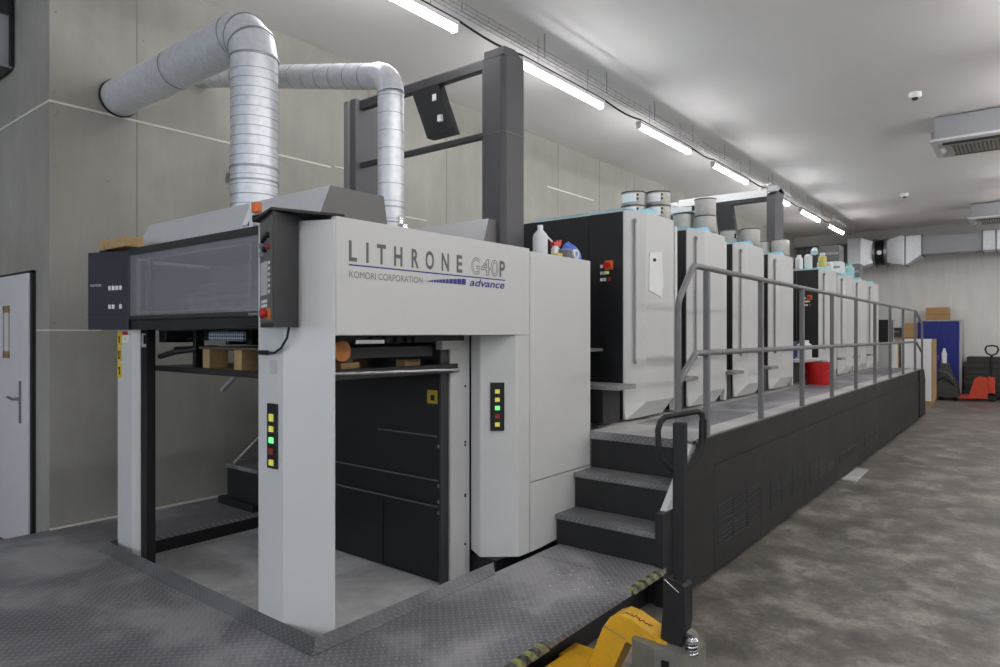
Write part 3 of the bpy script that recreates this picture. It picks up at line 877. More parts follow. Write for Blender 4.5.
# ================================================================== gantry frames
gt = thing('gantry_frame', (-3.78, 3.8, 2.2), 'large dark grey gantry of two columns and cross bars on the near press end', 'gantry')
c = MB().prism([(-3.03, 3.60), (-2.99, 3.575), (-2.845, 3.575), (-2.81, 3.60), (-2.81, 3.80), (-3.03, 3.80)], 2.246, 3.60)
c.prism_x([(3.575, 3.60), (3.80, 3.60), (3.80, 3.62), (3.70, 3.67), (3.575, 3.66)], -2.99, -2.815)
cc = c.build('column', 'portal', gt, 0.006)
MB().box(-3.032, -2.808, 3.572, 3.803, 3.08, 3.085).build('column_seam', 'hood_dark', cc)
c = MB().box(-4.575, -4.50, 3.68, 4.15, 2.246, 3.70)
c.build('column', 'portal', gt, 0.006)
MB().box(-4.635, -4.575, 3.66, 3.72, 2.246, 3.69).build('edge_channel', 'rail', gt, 0.006)
MB().box(-4.50, -3.03, 3.72, 3.78, 3.615, 3.685).build('top_bar', 'portal_bar', gt, 0.004)
MB().box(-4.50, -3.03, 3.722, 3.778, 3.686, 3.69).build('bar_cap', 'rail', gt)
MB().box(-4.50, -3.03, 3.73, 3.77, 3.12, 3.16).build('lower_bar', 'portal_bar', gt, 0.004)
MB().box(-4.50, -3.03, 3.732, 3.768, 3.161, 3.164).build('bar_cap', 'rail', gt)
hb = MB().rings([[(-3.87, 3.72, 3.63), (-3.58, 3.72, 3.63), (-3.58, 3.80, 3.63), (-3.87, 3.80, 3.63)],
                 [(-3.73, 3.76, 3.235), (-3.45, 3.76, 3.235), (-3.45, 3.84, 3.235), (-3.73, 3.84, 3.235)]]).build('hanging_panel', 'black', gt, 0.004)
for (x, z) in ((-3.64, 3.50), (-3.585, 3.33)):
    MB().box(x, x + 0.04, 3.725, 3.745 if z > 3.4 else 3.755, z, z + 0.05).build('white_tab', 'plastic_white', hb)

g2 = thing('far_gantry', (-3.5, 9.6, 2.7), 'far gantry with white cross beam standing behind the fourth printing unit', 'gantry')
MB().prism_x([(9.5, 2.70), (9.9, 2.70), (9.9, 3.70), (9.78, 3.74), (9.5, 3.60)], -2.87, -2.76).build('column', 'portal', g2, 0.006)
MB().box(-2.87, -2.76, 9.55, 9.88, 3.66, 3.74).build('column_cap', 'hood', g2, 0.004)
MB().box(-4.28, -4.18, 9.5, 9.9, 2.70, 3.60).build('column', 'portal', g2, 0.006)
MB().prism_x([(9.46, 3.60), (10.0, 3.60), (10.0, 3.72), (9.46, 3.66)], -4.30, -4.16).build('column_cap', 'white', g2, 0.004)
MB().box(-4.16, -2.871, 9.52, 9.62, 3.595, 3.70).build('cross_beam', 'white', g2, 0.004)
MB().box(-4.16, -2.871, 9.525, 9.62, 3.535, 3.594).build('beam_underside', 'deep', g2, 0.003)
MB().rings([[(-3.60, 9.5, 3.53), (-3.36, 9.5, 3.53), (-3.36, 9.62, 3.53), (-3.60, 9.62, 3.53)],
            [(-3.54, 9.52, 3.05), (-3.30, 9.52, 3.05), (-3.30, 9.64, 3.05), (-3.54, 9.64, 3.05)]]).build('hanging_panel', 'black', g2, 0.004)

# ================================================================== exhaust ducts
def arc(cx, cz, r, a0, a1, n, y):
    return [(cx + r * cos(math.radians(a0 + (a1 - a0) * i / n)), y, cz + r * sin(math.radians(a0 + (a1 - a0) * i / n))) for i in range(n + 1)]
du = thing('exhaust_duct', (-3.75, 2.28, 2.4525), 'thick spiral exhaust duct rising from the press hood and bending into the left wall', 'duct')
yd = 2.28
RD = 0.140
XD = -3.75; ER = 0.19; ZH = 3.575
MB().tube([(XD, yd, 2.4525), (XD, yd, 2.56)], RD - 0.006, 32).build('lower_sleeve', 'duct', du)
MB().tube([(XD, yd, 2.56), (XD, yd, ZH - ER)], RD, 32).build('riser_pipe', 'duct', du)
# segmented elbow: three gores with raised bands where they meet
cx_, cz_ = XD - ER, ZH - ER
ap = arc(cx_, cz_, ER, 0, 90, 3, yd)
def ring_at(a, r):
    c_ = Vector((cx_ + ER * cos(a), yd, cz_ + ER * sin(a))); e1 = Vector((cos(a), 0, sin(a)))
    return [c_ + e1 * (r * cos(2 * PI * k / 32)) + Vector((0, 1, 0)) * (r * sin(2 * PI * k / 32)) for k in range(32)]
for g_ in range(3):
    MB().rings([ring_at(math.radians(30 * g_), RD + 0.003), ring_at(math.radians(30 * g_ + 30), RD + 0.003)], True, True, True).build('elbow_segment', 'duct', du)
for g_ in range(4):
    MB().rings([ring_at(math.radians(30 * g_ - 1.2), RD + 0.007), ring_at(math.radians(30 * g_ + 1.2), RD + 0.007)], True, True, True).build('joint_band', 'duct_seam', du)
MB().tube([(cx_, yd, ZH), (XW + 0.01, yd, ZH)], RD, 32).build('wall_pipe', 'duct', du)
rg = MB()
for i in range(15):
    z = 2.48 + i * 0.058
    rg.tube([(XD, yd, z), (XD, yd, z + 0.004)], RD + 0.002, 32, True)
rg.build('spiral_seam', 'duct_seam', du)
rg = MB()
for i in range(14):
    x = cx_ - 0.06 - i * 0.125
    rg.tube([(x, yd, ZH), (x - 0.004, yd, ZH)], RD + 0.001, 32, True)
rg.build('spiral_seam', 'duct', du)
for a_, b_ in (((-4.72, ZH), (-4.73, ZH)), ((XD, 2.62), (XD, 2.63)), ((XD, 2.70), (XD, 2.71))):
    MB().tube([(a_[0], yd, a_[1]), (b_[0], yd, b_[1])], RD + 0.006, 32).build('joint_band', 'duct_seam', du)
MB().tube([(XW + 0.002, yd, ZH), (XW + 0.022, yd, ZH)], RD + 0.009, 32).build('wall_collar', 'rubber', du)
v = MB().box(-3.95, -3.88, yd - 0.08, yd - 0.05, 2.64, 2.70).box(-3.885, -3.868, yd - 0.075, yd - 0.055, 2.56, 2.76).box(-3.88, -3.80, yd - 0.08, yd - 0.06, 2.65, 2.69)
v.build('damper_handle', 'chrome', du, 0.003)

d2 = thing('slim_exhaust_duct', (-3.31, 3.0, 2.247), 'slimmer spiral exhaust duct running to the wall behind the thick one', 'duct')
R2 = 0.086
MB().tube([(-3.31, 3.0, 2.247), (-3.31, 3.0, 3.28)], R2, 24).build('riser_pipe', 'duct', d2)
sl_ = math.atan2(0.55, 2.4)
pts = [(-3.31, 3.0, 3.28)]
for i in range(1, 7):
    a = math.radians(i * 15)
    pts.append((-3.31 - 0.15 * (1 - cos(a)), 3.0, 3.28 + 0.15 * sin(a)))
MB().tube(pts, R2 + 0.002, 24).build('elbow', 'duct', d2)
MB().tube([(-3.46, 3.0, 3.43), (-5.70, 2.96, 3.95)], R2, 24).build('wall_pipe', 'duct', d2)
rg = MB()
for i in range(9):
    z = 2.33 + i * 0.115
    rg.tube([(-3.31, 3.0, z), (-3.31, 3.0, z + 0.004)], R2 + 0.002, 24)
for i in range(14):
    f = 0.04 + i * 0.07
    p0_ = Vector((-3.46, 3.0, 3.43)).lerp(Vector((-5.70, 2.96, 3.95)), f); p1_ = Vector((-3.46, 3.0, 3.43)).lerp(Vector((-5.70, 2.96, 3.95)), f + 0.002)
    rg.tube([p0_, p1_], R2 + 0.002, 24)
rg.build('spiral_seam', 'duct_seam', d2)
for z in (3.27, 2.52, 2.42):
    MB().tube([(-3.31, 3.0, z), (-3.31, 3.0, z + 0.009)], R2 + 0.005, 24).build('joint_band', 'duct_seam', d2)
MB().box(-3.23, -3.17, 2.98, 3.02, 2.36, 2.41).box(-3.225, -3.21, 2.985, 3.015, 2.33, 2.46).build('damper_handle', 'chrome', d2, 0.003)

# ================================================================== gallery with stairs
gy = thing('press_gallery', (-2.2, 10.0, 0.0), 'long dark grey raised walkway with three steps running beside the printing units', 'walkway')
dk = MB().box(-2.59, -1.80, 4.34, 16.3, G - 0.035, G).box(-2.95, -2.59, 4.62, 16.3, G - 0.035, G)
dk.build('deck_plate', 'deck', gy, 0.004)
MB().box(-2.59, -1.80, 4.335, 4.339, G - 0.06, G - 0.001).build('deck_nosing', 'tread', gy)
MB().box(-2.50, -1.98, 4.9, 16.2, G, G + 0.002).build('walkway_strip', 'checker', gy)
for (y0, z) in ((3.87, 0.45), (4.11, 0.70)):
    MB().box(-2.59, -1.845, y0, y0 + 0.29, z - 0.035, z).build('tread', 'tread', gy, 0.003)
for (y0, z0, z1) in ((3.885, 0.0, 0.415), (4.125, 0.40, 0.665), (4.36, 0.65, G - 0.062)):
    MB().box(-2.59, -1.845, y0, y0 + 0.012, z0, z1).build('riser', 'riser', gy)
# stringer and side panels
MB().prism_x([(3.865, 0.0), (4.40, 0.0), (4.40, 0.58), (3.865, 0.58)], -1.843, -1.79).build('stringer', 'riser', gy, 0.004)
MB().prism_x([(3.93, 0.582), (4.41, 0.582), (4.41, G), (4.36, G)], -1.840, -1.80).build('stringer_plate', 'hood', gy, 0.003)
XG = -1.745
edges = [4.13, 5.62, 6.95, 8.3, 9.7, 11.05, 12.4, 13.75, 15.3]
# near panel with the sloped front corner
MB().prism_x([(4.05, 0.03), (4.60, 0.03), (4.60, G), (4.42, G), (4.12, 0.78), (4.05, 0.60)], XG - 0.03, XG).build('side_panel', 'gallery', gy, 0.003)
for i in range(len(edges) - 1):
    a = 4.604 if i == 0 else edges[i] + 0.004
    MB().box(XG - 0.03, XG, a, edges[i + 1], 0.03, 0.775 if i == 0 else 0.775).build('side_panel', 'gallery', gy, 0.003)
MB().box(XG - 0.045, XG - 0.012, 4.604, 15.3, 0.776, G).build('upper_band', 'gallery', gy, 0.003)
MB().box(-1.80, XG - 0.03, 4.42, 16.3, G - 0.02, G + 0.003).build('edge_trim', 'rail', gy)
MB().box(-1.85, -1.80, 4.2, 15.4, 0.0, 0.05).box(-2.5, -1.85, 4.9, 16.2, 0.0, 0.9).build('plinth', 'deep', gy)
MB().box(-1.86, -1.80, 15.3, 15.5, 0.0, G).build('corner_recess', 'deep', gy)
MB().prism_x([(15.5, 0.03), (16.35, 0.03), (16.35, G - 0.22), (16.1, G), (15.5, G)], -1.86, XG).build('end_panel', 'gallery', gy, 0.004)
vents = [(4.64, 5.58, 0.20, 0.50), (5.85, 6.85, 0.20, 0.47), (7.12, 8.2, 0.20, 0.42), (8.45, 9.55, 0.2, 0.40), (9.9, 10.9, 0.2, 0.40)]
for (y0, y1, z0, z1) in vents:
    v = MB()
    for half in (0, 1):
        zz0 = z0 + half * (z1 - z0) * 0.54; zz1 = zz0 + (z1 - z0) * 0.46
        n = 6
        for kx in range(3):
            ya = y0 + (y1 - y0) * kx / 3 + 0.02; yb = y0 + (y1 - y0) * (kx + 1) / 3 - 0.01
            for r in range(n):
                z = zz0 + (zz1 - zz0) * r / n
                v.prism_x([(ya, z), (yb, z), (yb, z + 0.008), (ya, z + 0.008)], XG - 0.001, XG + 0.006)
    v.build('vent_louvre', 'box_grey', gy)

# guard rail
XR = -1.80
gr_ = thing('guard_rail', (XR, 10.0, G), 'grey tubular guard rail along the outer edge of the raised walkway', 'railing')
r = 0.021
top = [(XR, 4.112, G), (XR, 4.112, 1.87), (XR, 4.118, 1.90), (XR, 4.14, 1.935), (XR, 4.33, 2.13), (XR, 4.36, 2.152), (XR, 4.40, 2.16),
       (XR, 15.35, 2.14), (XR, 15.42, 2.12), (XR, 16.27, 1.89), (XR, 16.3, 1.87), (XR, 16.3, G)]
top[0] = (XR, 4.112, 0.765)
MB().tube(top, r, 12).build('top_rail', 'rail', gr_)
MB().tube([(XR, 4.112, 1.36), (XR, 4.14, 1.40), (XR, 4.37, 1.545), (XR, 4.42, 1.565), (XR, 4.48, 1.565), (XR, 15.35, 1.535), (XR, 15.42, 1.53), (XR, 16.3, 1.30)], r, 12).build('middle_rail', 'rail', gr_)
for y in (4.60, 5.80, 7.09, 8.36, 9.69, 11.02, 12.35, 13.72, 15.25):
    MB().box(XR - 0.02, XR + 0.02, y - 0.02, y + 0.02, G + 0.001, 2.14 if y < 15 else 2.12).build('post', 'rail', gr_, 0.004)

# ================================================================== printing units
PX = XP
def unit(y0, guard=True):
    u = thing('printing_unit', (-3.75, y0, G), 'printing unit', 'printing press', 'printing units in a row')
    m_ = MB()
    def ring(z, xa, xb, xc, cut):
        return [(-4.88, y0, z), (xa, y0, z), (xb, y0 + 0.19, z), (xb, y0 + 0.74 - cut, z), (xc, y0 + 0.78 - cut, z), (-4.88, y0 + 0.78, z)]
    m_.rings([ring(1.0, -2.58, -2.57, -2.60, 0.09), ring(1.135, -2.60, -2.50, -2.53, 0.0), ring(2.705, -2.60, -2.50, -2.53, 0.0)])
    bd = m_.build('cover', 'press', u, 0.006)
    MB().box(-4.85, -2.955, y0 + 0.02, y0 + 0.76, G + 0.003, 0.999).build('base', 'deep', u)
    hx = MB().tube([(-2.545, y0 + 0.075, 1.47), (-2.535, y0 + 0.085, 1.47)], 0.02, 8)
    hx.tube([(-2.542, y0 + 0.082, 1.47), (-2.542, y0 + 0.082, 2.62)], 0.009, 8)
    hx.tube([(-2.545, y0 + 0.075, 2.62), (-2.535, y0 + 0.085, 2.62)], 0.022, 8)
    hx.build('grab_bar', 'bar_grey', u)
    gv = MB()
    # shallow upright recess strip behind the bar
    a_ = Vector((-2.60, y0, 0)); b_ = Vector((-2.50, y0 + 0.19, 0)); dd = (b_ - a_).normalized(); nn = Vector((dd.y, -dd.x, 0))
    f = lambda s_, z, o_: tuple((a_ + dd * s_ + nn * o_).xy) + (z,)
    gv.rings([[f(0.075, z, 0.0004), f(0.12, z, 0.0004), f(0.12, z, 0.003), f(0.075, z, 0.003)] for z in (1.46, 2.63)])
    gv.build('recess_strip', 'press2', u)
    ep = MB().box(-4.85, -2.925, y0 - 0.014, y0 - 0.002, 1.0, 2.69).box(-2.918, -2.605, y0 - 0.016, y0 - 0.002, 1.0, 2.692).build('end_panel', 'black', u, 0.002)
    kx = MB()
    for (x, z) in ((-2.795, 2.255), (-2.795, 2.20), (-2.765, 2.20), (-2.795, 2.145), (-2.765, 2.145)):
        MB().box(x - 0.011, x + 0.011, y0 - 0.026, y0 - 0.0165, z - 0.013, z + 0.013).build('key', 'white', ep)
    MB().box(-2.748, -2.728, y0 - 0.026, y0 - 0.0165, 2.19, 2.213).build('key', 'yellow_lit', ep)
    MB().box(-2.735, -2.708, y0 - 0.026, y0 - 0.0165, 2.13, 2.16).build('key', 'red_dark', ep)
    MB().box(-2.765, -2.69, y0 - 0.024, y0 - 0.0165, 2.225, 2.30).build('stop_plate', 'orange', ep)
    MB().tube([(-2.728, y0 - 0.0245, 2.258), (-2.728, y0 - 0.045, 2.258), (-2.728, y0 - 0.046, 2.258), (-2.728, y0 - 0.065, 2.258)], [0.016, 0.016, 0.03, 0.026], 14).build('emergency_stop', 'red', ep)
    # step
    st = MB().box(-2.98, -2.46, y0 - 0.36, y0 - 0.06, 1.265, 1.30).build('step', 'tread', u, 0.004)
    MB().box(-2.98, -2.60, y0 - 0.34, y0 - 0.07, 1.0, 1.264).build('step_box', 'riser', u)
    MB().box(-3.0, -2.76, y0 - 0.3, y0 - 0.06, 1.555, 1.58).build('step', 'tread', u, 0.003)
    # dark machinery between the units
    MB().box(-4.8, -2.99, y0 - 0.44, y0 - 0.017, G, 2.2).build('inker_body', 'deep', u)
    if guard:
        MB().box(-2.61, -2.555, y0 + 0.885, y0 + 0.945, G + 0.02, 2.68).build('rear_guard', 'press', u, 0.004)
    return u
UY = [4.88 + 1.265 * i for i in range(4)] + [11.2 + 1.25 * i for i in range(4)]
ULAB = ['light grey printing unit with a white paper sheet hung on it, nearest the stairs',
        'second printing unit from the stairs, with ink cans and a white box on top',
        'third light grey printing unit from the stairs, just before the far gantry',
        'fourth printing unit from the stairs, last before the gap with the red bucket',
        'printing unit with a wide black end panel just behind the red bucket',
        'second printing unit beyond the red bucket, with a pale box stack on top',
        'third printing unit beyond the red bucket, with a pale teal jug on top',
        'farthest printing unit of the row, at the far end of the walkway']
u0 = unit(UY[0])
u0['label'] = ULAB[0]
for i in range(1, 8):
    c = copy_tree(u0)
    c.location = (-3.75, UY[i], G)
    c['label'] = ULAB[i]

# paper sheet hung on the first unit
ps = thing('paper_sheet', (-2.495, 5.25, 2.02), 'white paper sheet with torn corner hung by a black hook on the nearest printing unit', 'paper')
m_ = MB()
pp = [(5.115, 2.06), (5.28, 2.025), (5.385, 2.005), (5.385, 2.09), (5.41, 2.10), (5.40, 2.19), (5.385, 2.28), (5.37, 2.40), (5.30, 2.395), (5.13, 2.375)]
m_.rings([[(-2.4985, y, z) for y, z in pp], [(-2.494 + 0.006 * sin((y - 5.1) * 14), y, z) for y, z in pp]])
m_.build('sheet', 'paper', ps)
MB().tube([(-2.499, 5.205, 2.318), (-2.478, 5.205, 2.318)], 0.014, 10).build('magnet_hook', 'rubber', ps)

# sheets of light blue film on top of the units, each folded differently
FL = ['light blue film sheet folded on top of the nearest printing unit', 'light blue film sheet on the second printing unit from the stairs', 'light blue film sheet on the third printing unit from the stairs',
      'light blue film sheet on the fourth printing unit from the stairs', 'light blue film sheet on the printing unit behind the red bucket', 'light blue film sheet under the pale boxes on the second unit beyond the red bucket',
      'light blue film sheet on the third printing unit beyond the red bucket', 'light blue film sheet on the farthest printing unit']
random.seed(11)
for i, y0 in enumerate(UY):
    m_ = MB()
    n = 12
    bump_at = 0.52 + 0.1 * random.random()
    rows = []
    for a in range(n + 1):
        f = a / n
        y = y0 + 0.0 + f * 0.62
        hgt = 0.008 + 0.045 * math.exp(-((f - bump_at) / 0.14) ** 2) + 0.004 * random.random()
        xe = -2.575 + 0.05 * min(1, f * 3) - 0.01 * random.random()
        rows.append([(-3.5, y, 2.708), (xe, y, 2.708), (xe - 0.01, y, 2.708 + hgt), (-3.5, y, 2.712 + hgt * 0.4)])
    m_.rings(rows)
    tag(m_.build('film_sheet', 'cyan'), FL[i], 'film sheet', 'light blue film sheets')

# ink cans on the units
def can(x, y, z, lab, label_side=True, r=0.108, h=0.118):
    c_ = thing('ink_can', (x, y, z), lab, 'ink can', 'ink cans on the printing units')
    MB().lathe((x, y, z), [(r * 0.97, 0.0), (r, 0.008), (r, h - 0.008), (r * 0.985, h)], 28).build('body', 'ink_can', c_)
    rm = MB()
    rm.lathe((x, y, z), [(r + 0.001, h - 0.010), (r + 0.005, h - 0.006), (r + 0.005, h + 0.002), (r - 0.006, h + 0.003)], 28)
    rm.build('rim', 'can_rim', c_)
    if label_side:
        pa = math.atan2(-y, -x) - 0.55
        lb = MB(); k_ = 8; da = 0.75
        ring = []
        for rr in (r + 0.0005, r + 0.0015):
            pass
        in_ = [(x + (r + 0.0006) * cos(pa + da * (t / k_ - 0.5) * 2), y + (r + 0.0006) * sin(pa + da * (t / k_ - 0.5) * 2)) for t in range(k_ + 1)]
        out_ = [(x + (r + 0.0016) * cos(pa + da * (t / k_ - 0.5) * 2), y + (r + 0.0016) * sin(pa + da * (t / k_ - 0.5) * 2)) for t in range(k_ + 1)]
        poly = in_ + out_[::-1]
        lb.prism(poly, z + 0.025, z + h - 0.02)
        lb.build('paper_label', 'paper', c_)
        tk = MB(); pb_ = pa + da + 0.12
        for dz in (0.04, 0.075): tk.lathe((x + (r - 0.004) * cos(pb_), y + (r - 0.004) * sin(pb_), z + dz), [(0.010, 0), (0.010, 0.018)], 8)
        tk.build('label_mark', 'rubber', c_)
    return c_
ZT = 2.722
can(-2.765, 5.37, ZT - 0.02, 'lower grey ink can of the left stack on the nearest printing unit')
can(-2.765, 5.37, ZT + 0.101, 'upper grey ink can with white label, left stack on the nearest printing unit')
can(-2.615, 5.545, ZT - 0.01, 'lower grey ink can of the right stack on the nearest printing unit')
can(-2.615, 5.545, ZT + 0.112, 'upper grey ink can with white label, right stack on the nearest printing unit')
can(-2.83, 6.60, ZT, 'grey ink can under the white box on the second printing unit', False, 0.105, 0.21)
can(-2.61, 6.63, ZT, 'lower of two stacked ink cans beside the white box on the second printing unit', False, 0.105, 0.168)
can(-2.61, 6.63, ZT + 0.172, 'upper of two stacked ink cans beside the white box on the second printing unit', False, 0.105, 0.168)
can(-2.83, 7.95, ZT, 'left grey ink can on the third printing unit', False, 0.11, 0.20)
can(-2.60, 7.98, ZT, 'right grey ink can on the third printing unit', False, 0.11, 0.20)
can(-2.84, 9.20, ZT, 'left dark ink can against the far gantry on the fourth printing unit', False, 0.11, 0.20)
can(-2.61, 9.22, ZT, 'right grey ink can in front of the far gantry on the fourth printing unit', False, 0.112, 0.21)
wbx = thing('white_box', (-2.83, 6.60, 2.945), 'white open carton lying on an ink can on the second printing unit', 'box')
MB().slab((-2.96, 6.50, 2.942), (-2.70, 6.50, 2.942), (-2.70, 6.69, 2.942), (-2.96, 6.69, 2.942), 0.004).build('base', 'paper', wbx)
MB().slab((-2.96, 6.495, 2.942), (-2.70, 6.495, 2.942), (-2.70, 6.50, 2.985), (-2.96, 6.50, 3.00), 0.004).build('front_flap', 'paper', wbx)
MB().slab((-2.964, 6.50, 2.942), (-2.96, 6.69, 2.942), (-2.90, 6.69, 3.03), (-2.90, 6.50, 3.02), 0.004).build('side_flap', 'paper', wbx)
tl = thing('hand_clamp', (-2.715, 7.83, ZT), 'small silver and black clamp between two ink cans on the third unit', 'clamp')
MB().box(-2.727, -2.702, 7.815, 7.84, ZT, ZT + 0.12).build('body', 'chrome', tl, 0.003)
MB().box(-2.725, -2.704, 7.805, 7.814, ZT + 0.09, ZT + 0.14).build('grip', 'rubber', tl, 0.003)

# jars and tins on the units beyond the gap
def jar(name, x, y, z, r, h, body, cap, lab, cat, grp='things standing on the far printing units'):
    c_ = thing(name, (x, y, z), lab, cat, grp)
    MB().lathe((x, y, z), [(r * 0.95, 0), (r, 0.01), (r, h * 0.75), (r * 0.55, h * 0.86), (r * 0.5, h * 0.88)], 18).build('body', body, c_)
    MB().lathe((x, y, z + h * 0.88), [(r * 0.62, 0), (r * 0.62, h * 0.12)], 16).build('cap', cap, c_)
    return c_
jar('white_jar', -2.90, 11.25, ZT, 0.055, 0.22, 'plastic_white', 'white', 'short white jar at the left end on the unit behind the red bucket', 'jar')
jar('white_bottle', -2.79, 11.35, ZT, 0.06, 0.27, 'plastic_white', 'rubber', 'white bottle with black cap on the unit behind the red bucket', 'bottle')
jar('yellow_bottle', -2.66, 11.70, ZT, 0.06, 0.28, 'pale_yellow', 'plastic_white', 'pale yellow bottle on the unit behind the red bucket', 'bottle')
jar('small_white_jar', -2.59, 11.86, ZT - 0.005, 0.055, 0.17, 'plastic_white', 'box_grey', 'small white jar with grey lid right of the yellow bottle', 'jar')
lm = thing('task_lamp', (-2.85, 11.6, ZT), 'small clip lamp on a bent stem on the unit behind the red bucket', 'lamp')
MB().tube([(-2.80, 11.6, ZT), (-2.80, 11.6, ZT + 0.26), (-2.77, 11.6, ZT + 0.33), (-2.72, 11.6, ZT + 0.32)], 0.015, 8).build('stem', 'deep', lm)
MB().tube([(-2.74, 11.56, ZT + 0.34), (-2.74, 11.51, ZT + 0.27)], [0.035, 0.06], 14).build('shade', 'plastic_white', lm)
def carton(x0, x1, y0, y1, z0, z1, m, lab):
    c_ = thing('carton', ((x0 + x1) / 2, (y0 + y1) / 2, z0), lab, 'box', 'cartons on the far printing units')
    MB().box(x0, x1, y0, y1, z0, z1).build('body', m, c_, 0.004)
    MB().box(x0 + 0.01, x1 - 0.01, y0 - 0.002, y0 - 0.0005, (z0 + z1) / 2 - 0.02, (z0 + z1) / 2 + 0.02).build('tape_band', 'grey_plastic', c_)
carton(-2.95, -2.58, 12.6, 12.95, ZT + 0.02, ZT + 0.22, 'plastic_white', 'white carton on the second unit beyond the red bucket, lower of two')
carton(-2.93, -2.60, 12.6, 12.95, ZT + 0.222, ZT + 0.50, 'hood_dark', 'dark grey carton on top of the white carton beyond the red bucket')
jar('teal_jug', -2.70, 13.9, ZT, 0.09, 0.28, 'teal', 'teal', 'pale teal jug on the third unit beyond the red bucket', 'jug')
carton(-2.85, -2.56, 14.1, 14.42, ZT, ZT + 0.30, 'hood_dark', 'grey carton behind the pale teal jug')

# control console beyond the last unit
cs = thing('operator_console', (-2.55, 16.8, 0.0), 'light grey operator console with dark screen beyond the last printing unit', 'console')
MB().box(-3.2, -2.42, 16.5, 17.1, 0.9, 2.32).build('cabinet', 'press2', cs, 0.01)
MB().box(-2.62, -2.44, 16.485, 16.499, 1.50, 2.0).build('screen', 'deep', cs)
MB().box(-2.419, -2.412, 16.6, 16.95, 1.5, 2.0).build('side_screen', 'deep', cs)
MB().box(-3.1, -2.45, 16.55, 17.0, 0.0, 0.899).build('pedestal', 'hood', cs)

# things standing in the gap and on the walkway
bk = thing('red_bucket', (-2.40, 10.35, G), 'red plastic bucket standing on the walkway between the printing units', 'bucket')
MB().lathe((-2.40, 10.32, G + 0.002), [(0.155, 0.0), (0.16, 0.01), (0.185, 0.25), (0.19, 0.30), (0.197, 0.302), (0.197, 0.312), (0.18, 0.312), (0.15, 0.03)], 32).build('body', 'red', bk)
MB().tube([(-2.40 + 0.2 * cos(a), 10.32 + 0.06 * sin(a) - 0.19, G + 0.25 - 0.10 * abs(sin(a))) for a in [PI * i / 10 for i in range(11)]], 0.004, 6).build('wire_handle', 'steel', bk)
sh = MB().box(-2.98, -2.46, 9.75, 10.74, 1.30, 1.34)
tb = thing('grey_side_shelf', (-2.7, 10.4, G), 'grey shelf board between the printing units, above the red bucket', 'shelf')
sh.build('board', 'deck', tb, 0.004)
MB().box(-2.98, -2.72, 9.78, 10.72, G + 0.003, 1.299).build('support_box', 'riser', tb)
jar('white_canister', -2.62, 10.45, 1.341, 0.10, 0.26, 'plastic_white', 'plastic_white', 'white canister on the grey shelf above the red bucket', 'canister', 'containers on the shelf')
jar('blue_canister', -2.75, 10.05, 1.341, 0.11, 0.30, 'blue_cab', 'blue_cab', 'dark blue canister half hidden behind the fourth printing unit', 'canister', 'containers on the shelf')

# ================================================================== things on top of the delivery's side panel
ZS = 2.2455
bt = thing('white_bottle', (-2.75, 3.885, ZS), 'white plastic bottle with a narrow spout on the press, left of the red cup', 'bottle')
MB().lathe((-2.72, 3.87, ZS), [(0.05, 0.0), (0.053, 0.01), (0.053, 0.135), (0.047, 0.155), (0.02, 0.185), (0.018, 0.19)], 20).build('body', 'plastic_white', bt)
MB().lathe((-2.72, 3.87, ZS + 0.19), [(0.02, 0.0), (0.02, 0.028)], 14).build('cap', 'white', bt)
MB().tube([(-2.72, 3.91, ZS + 0.165), (-2.72, 4.02, ZS + 0.12)], [0.009, 0.006], 8).build('spout', 'plastic_white', bt)
sc = thing('spray_bottle', (-2.72, 4.06, ZS), 'small spray bottle with red trigger head on the press', 'spray bottle')
MB().lathe((-2.72, 4.06, ZS), [(0.03, 0.0), (0.032, 0.07), (0.02, 0.09)], 14).build('body', 'plastic_white', sc)
MB().prism_x([(4.02, ZS + 0.09), (4.10, ZS + 0.09), (4.115, ZS + 0.135), (4.10, ZS + 0.14), (4.09, ZS + 0.12), (4.02, ZS + 0.115)], -2.74, -2.70).build('trigger_head', 'red', sc, 0.004)
tn = thing('grease_tin', (-2.68, 4.10, ZS), 'dark grey tin standing in front of the spray bottle', 'tin')
MB().lathe((-2.665, 4.10, ZS), [(0.05, 0.0), (0.05, 0.05), (0.044, 0.058)], 18).build('body', 'hood_dark', tn)
MB().lathe((-2.665, 4.10, ZS + 0.056), [(0.052, 0.0), (0.052, 0.010)], 18).build('lid', 'steel', tn)
rg_ = MB()
random.seed(5)
rows = []
for a in range(9):
    f = a / 8
    y = 4.13 + f * 0.17
    hgt = 0.07 + 0.06 * sin(PI * f) + 0.012 * random.random()
    rows.append([(-2.78, y, ZS), (-2.645 + 0.01 * random.random(), y, ZS), (-2.65, y, ZS + hgt * 0.7), (-2.71, y, ZS + hgt)])
rg_.rings(rows)
tag(rg_.build('blue_rag', 'blue'), 'crumpled blue rag at the rear corner of the press top', 'rag')
sp = thing('sponge_pad', (-2.68, 4.02, ZS), 'pale green pad lying at the foot of the white bottle', 'pad')
MB().box(-2.70, -2.64, 3.97, 4.04, ZS, ZS + 0.03).build('pad', 'pale_yellow', sp, 0.006)
tp = thing('tape_roll', (-2.63, 4.20, ZS), 'tape roll with pale side leaning at the blue rag', 'tape roll')
ring = []
for i in range(20):
    pass
tm = MB()
o_ = [(4.185 + 0.036 * cos(2 * PI * i / 20), ZS + 0.037 + 0.036 * sin(2 * PI * i / 20)) for i in range(20)]
i_ = [(4.185 + 0.020 * cos(2 * PI * i / 20), ZS + 0.037 + 0.020 * sin(2 * PI * i / 20)) for i in range(20)]
tm.rings([[(-2.635, y, z) for y, z in o_], [(-2.615, y, z) for y, z in o_], [(-2.615, y, z) for y, z in i_], [(-2.635, y, z) for y, z in i_], [(-2.635, y, z) for y, z in o_]], cap=False, sm=True)
tm.build('roll', 'plastic_white', tp)

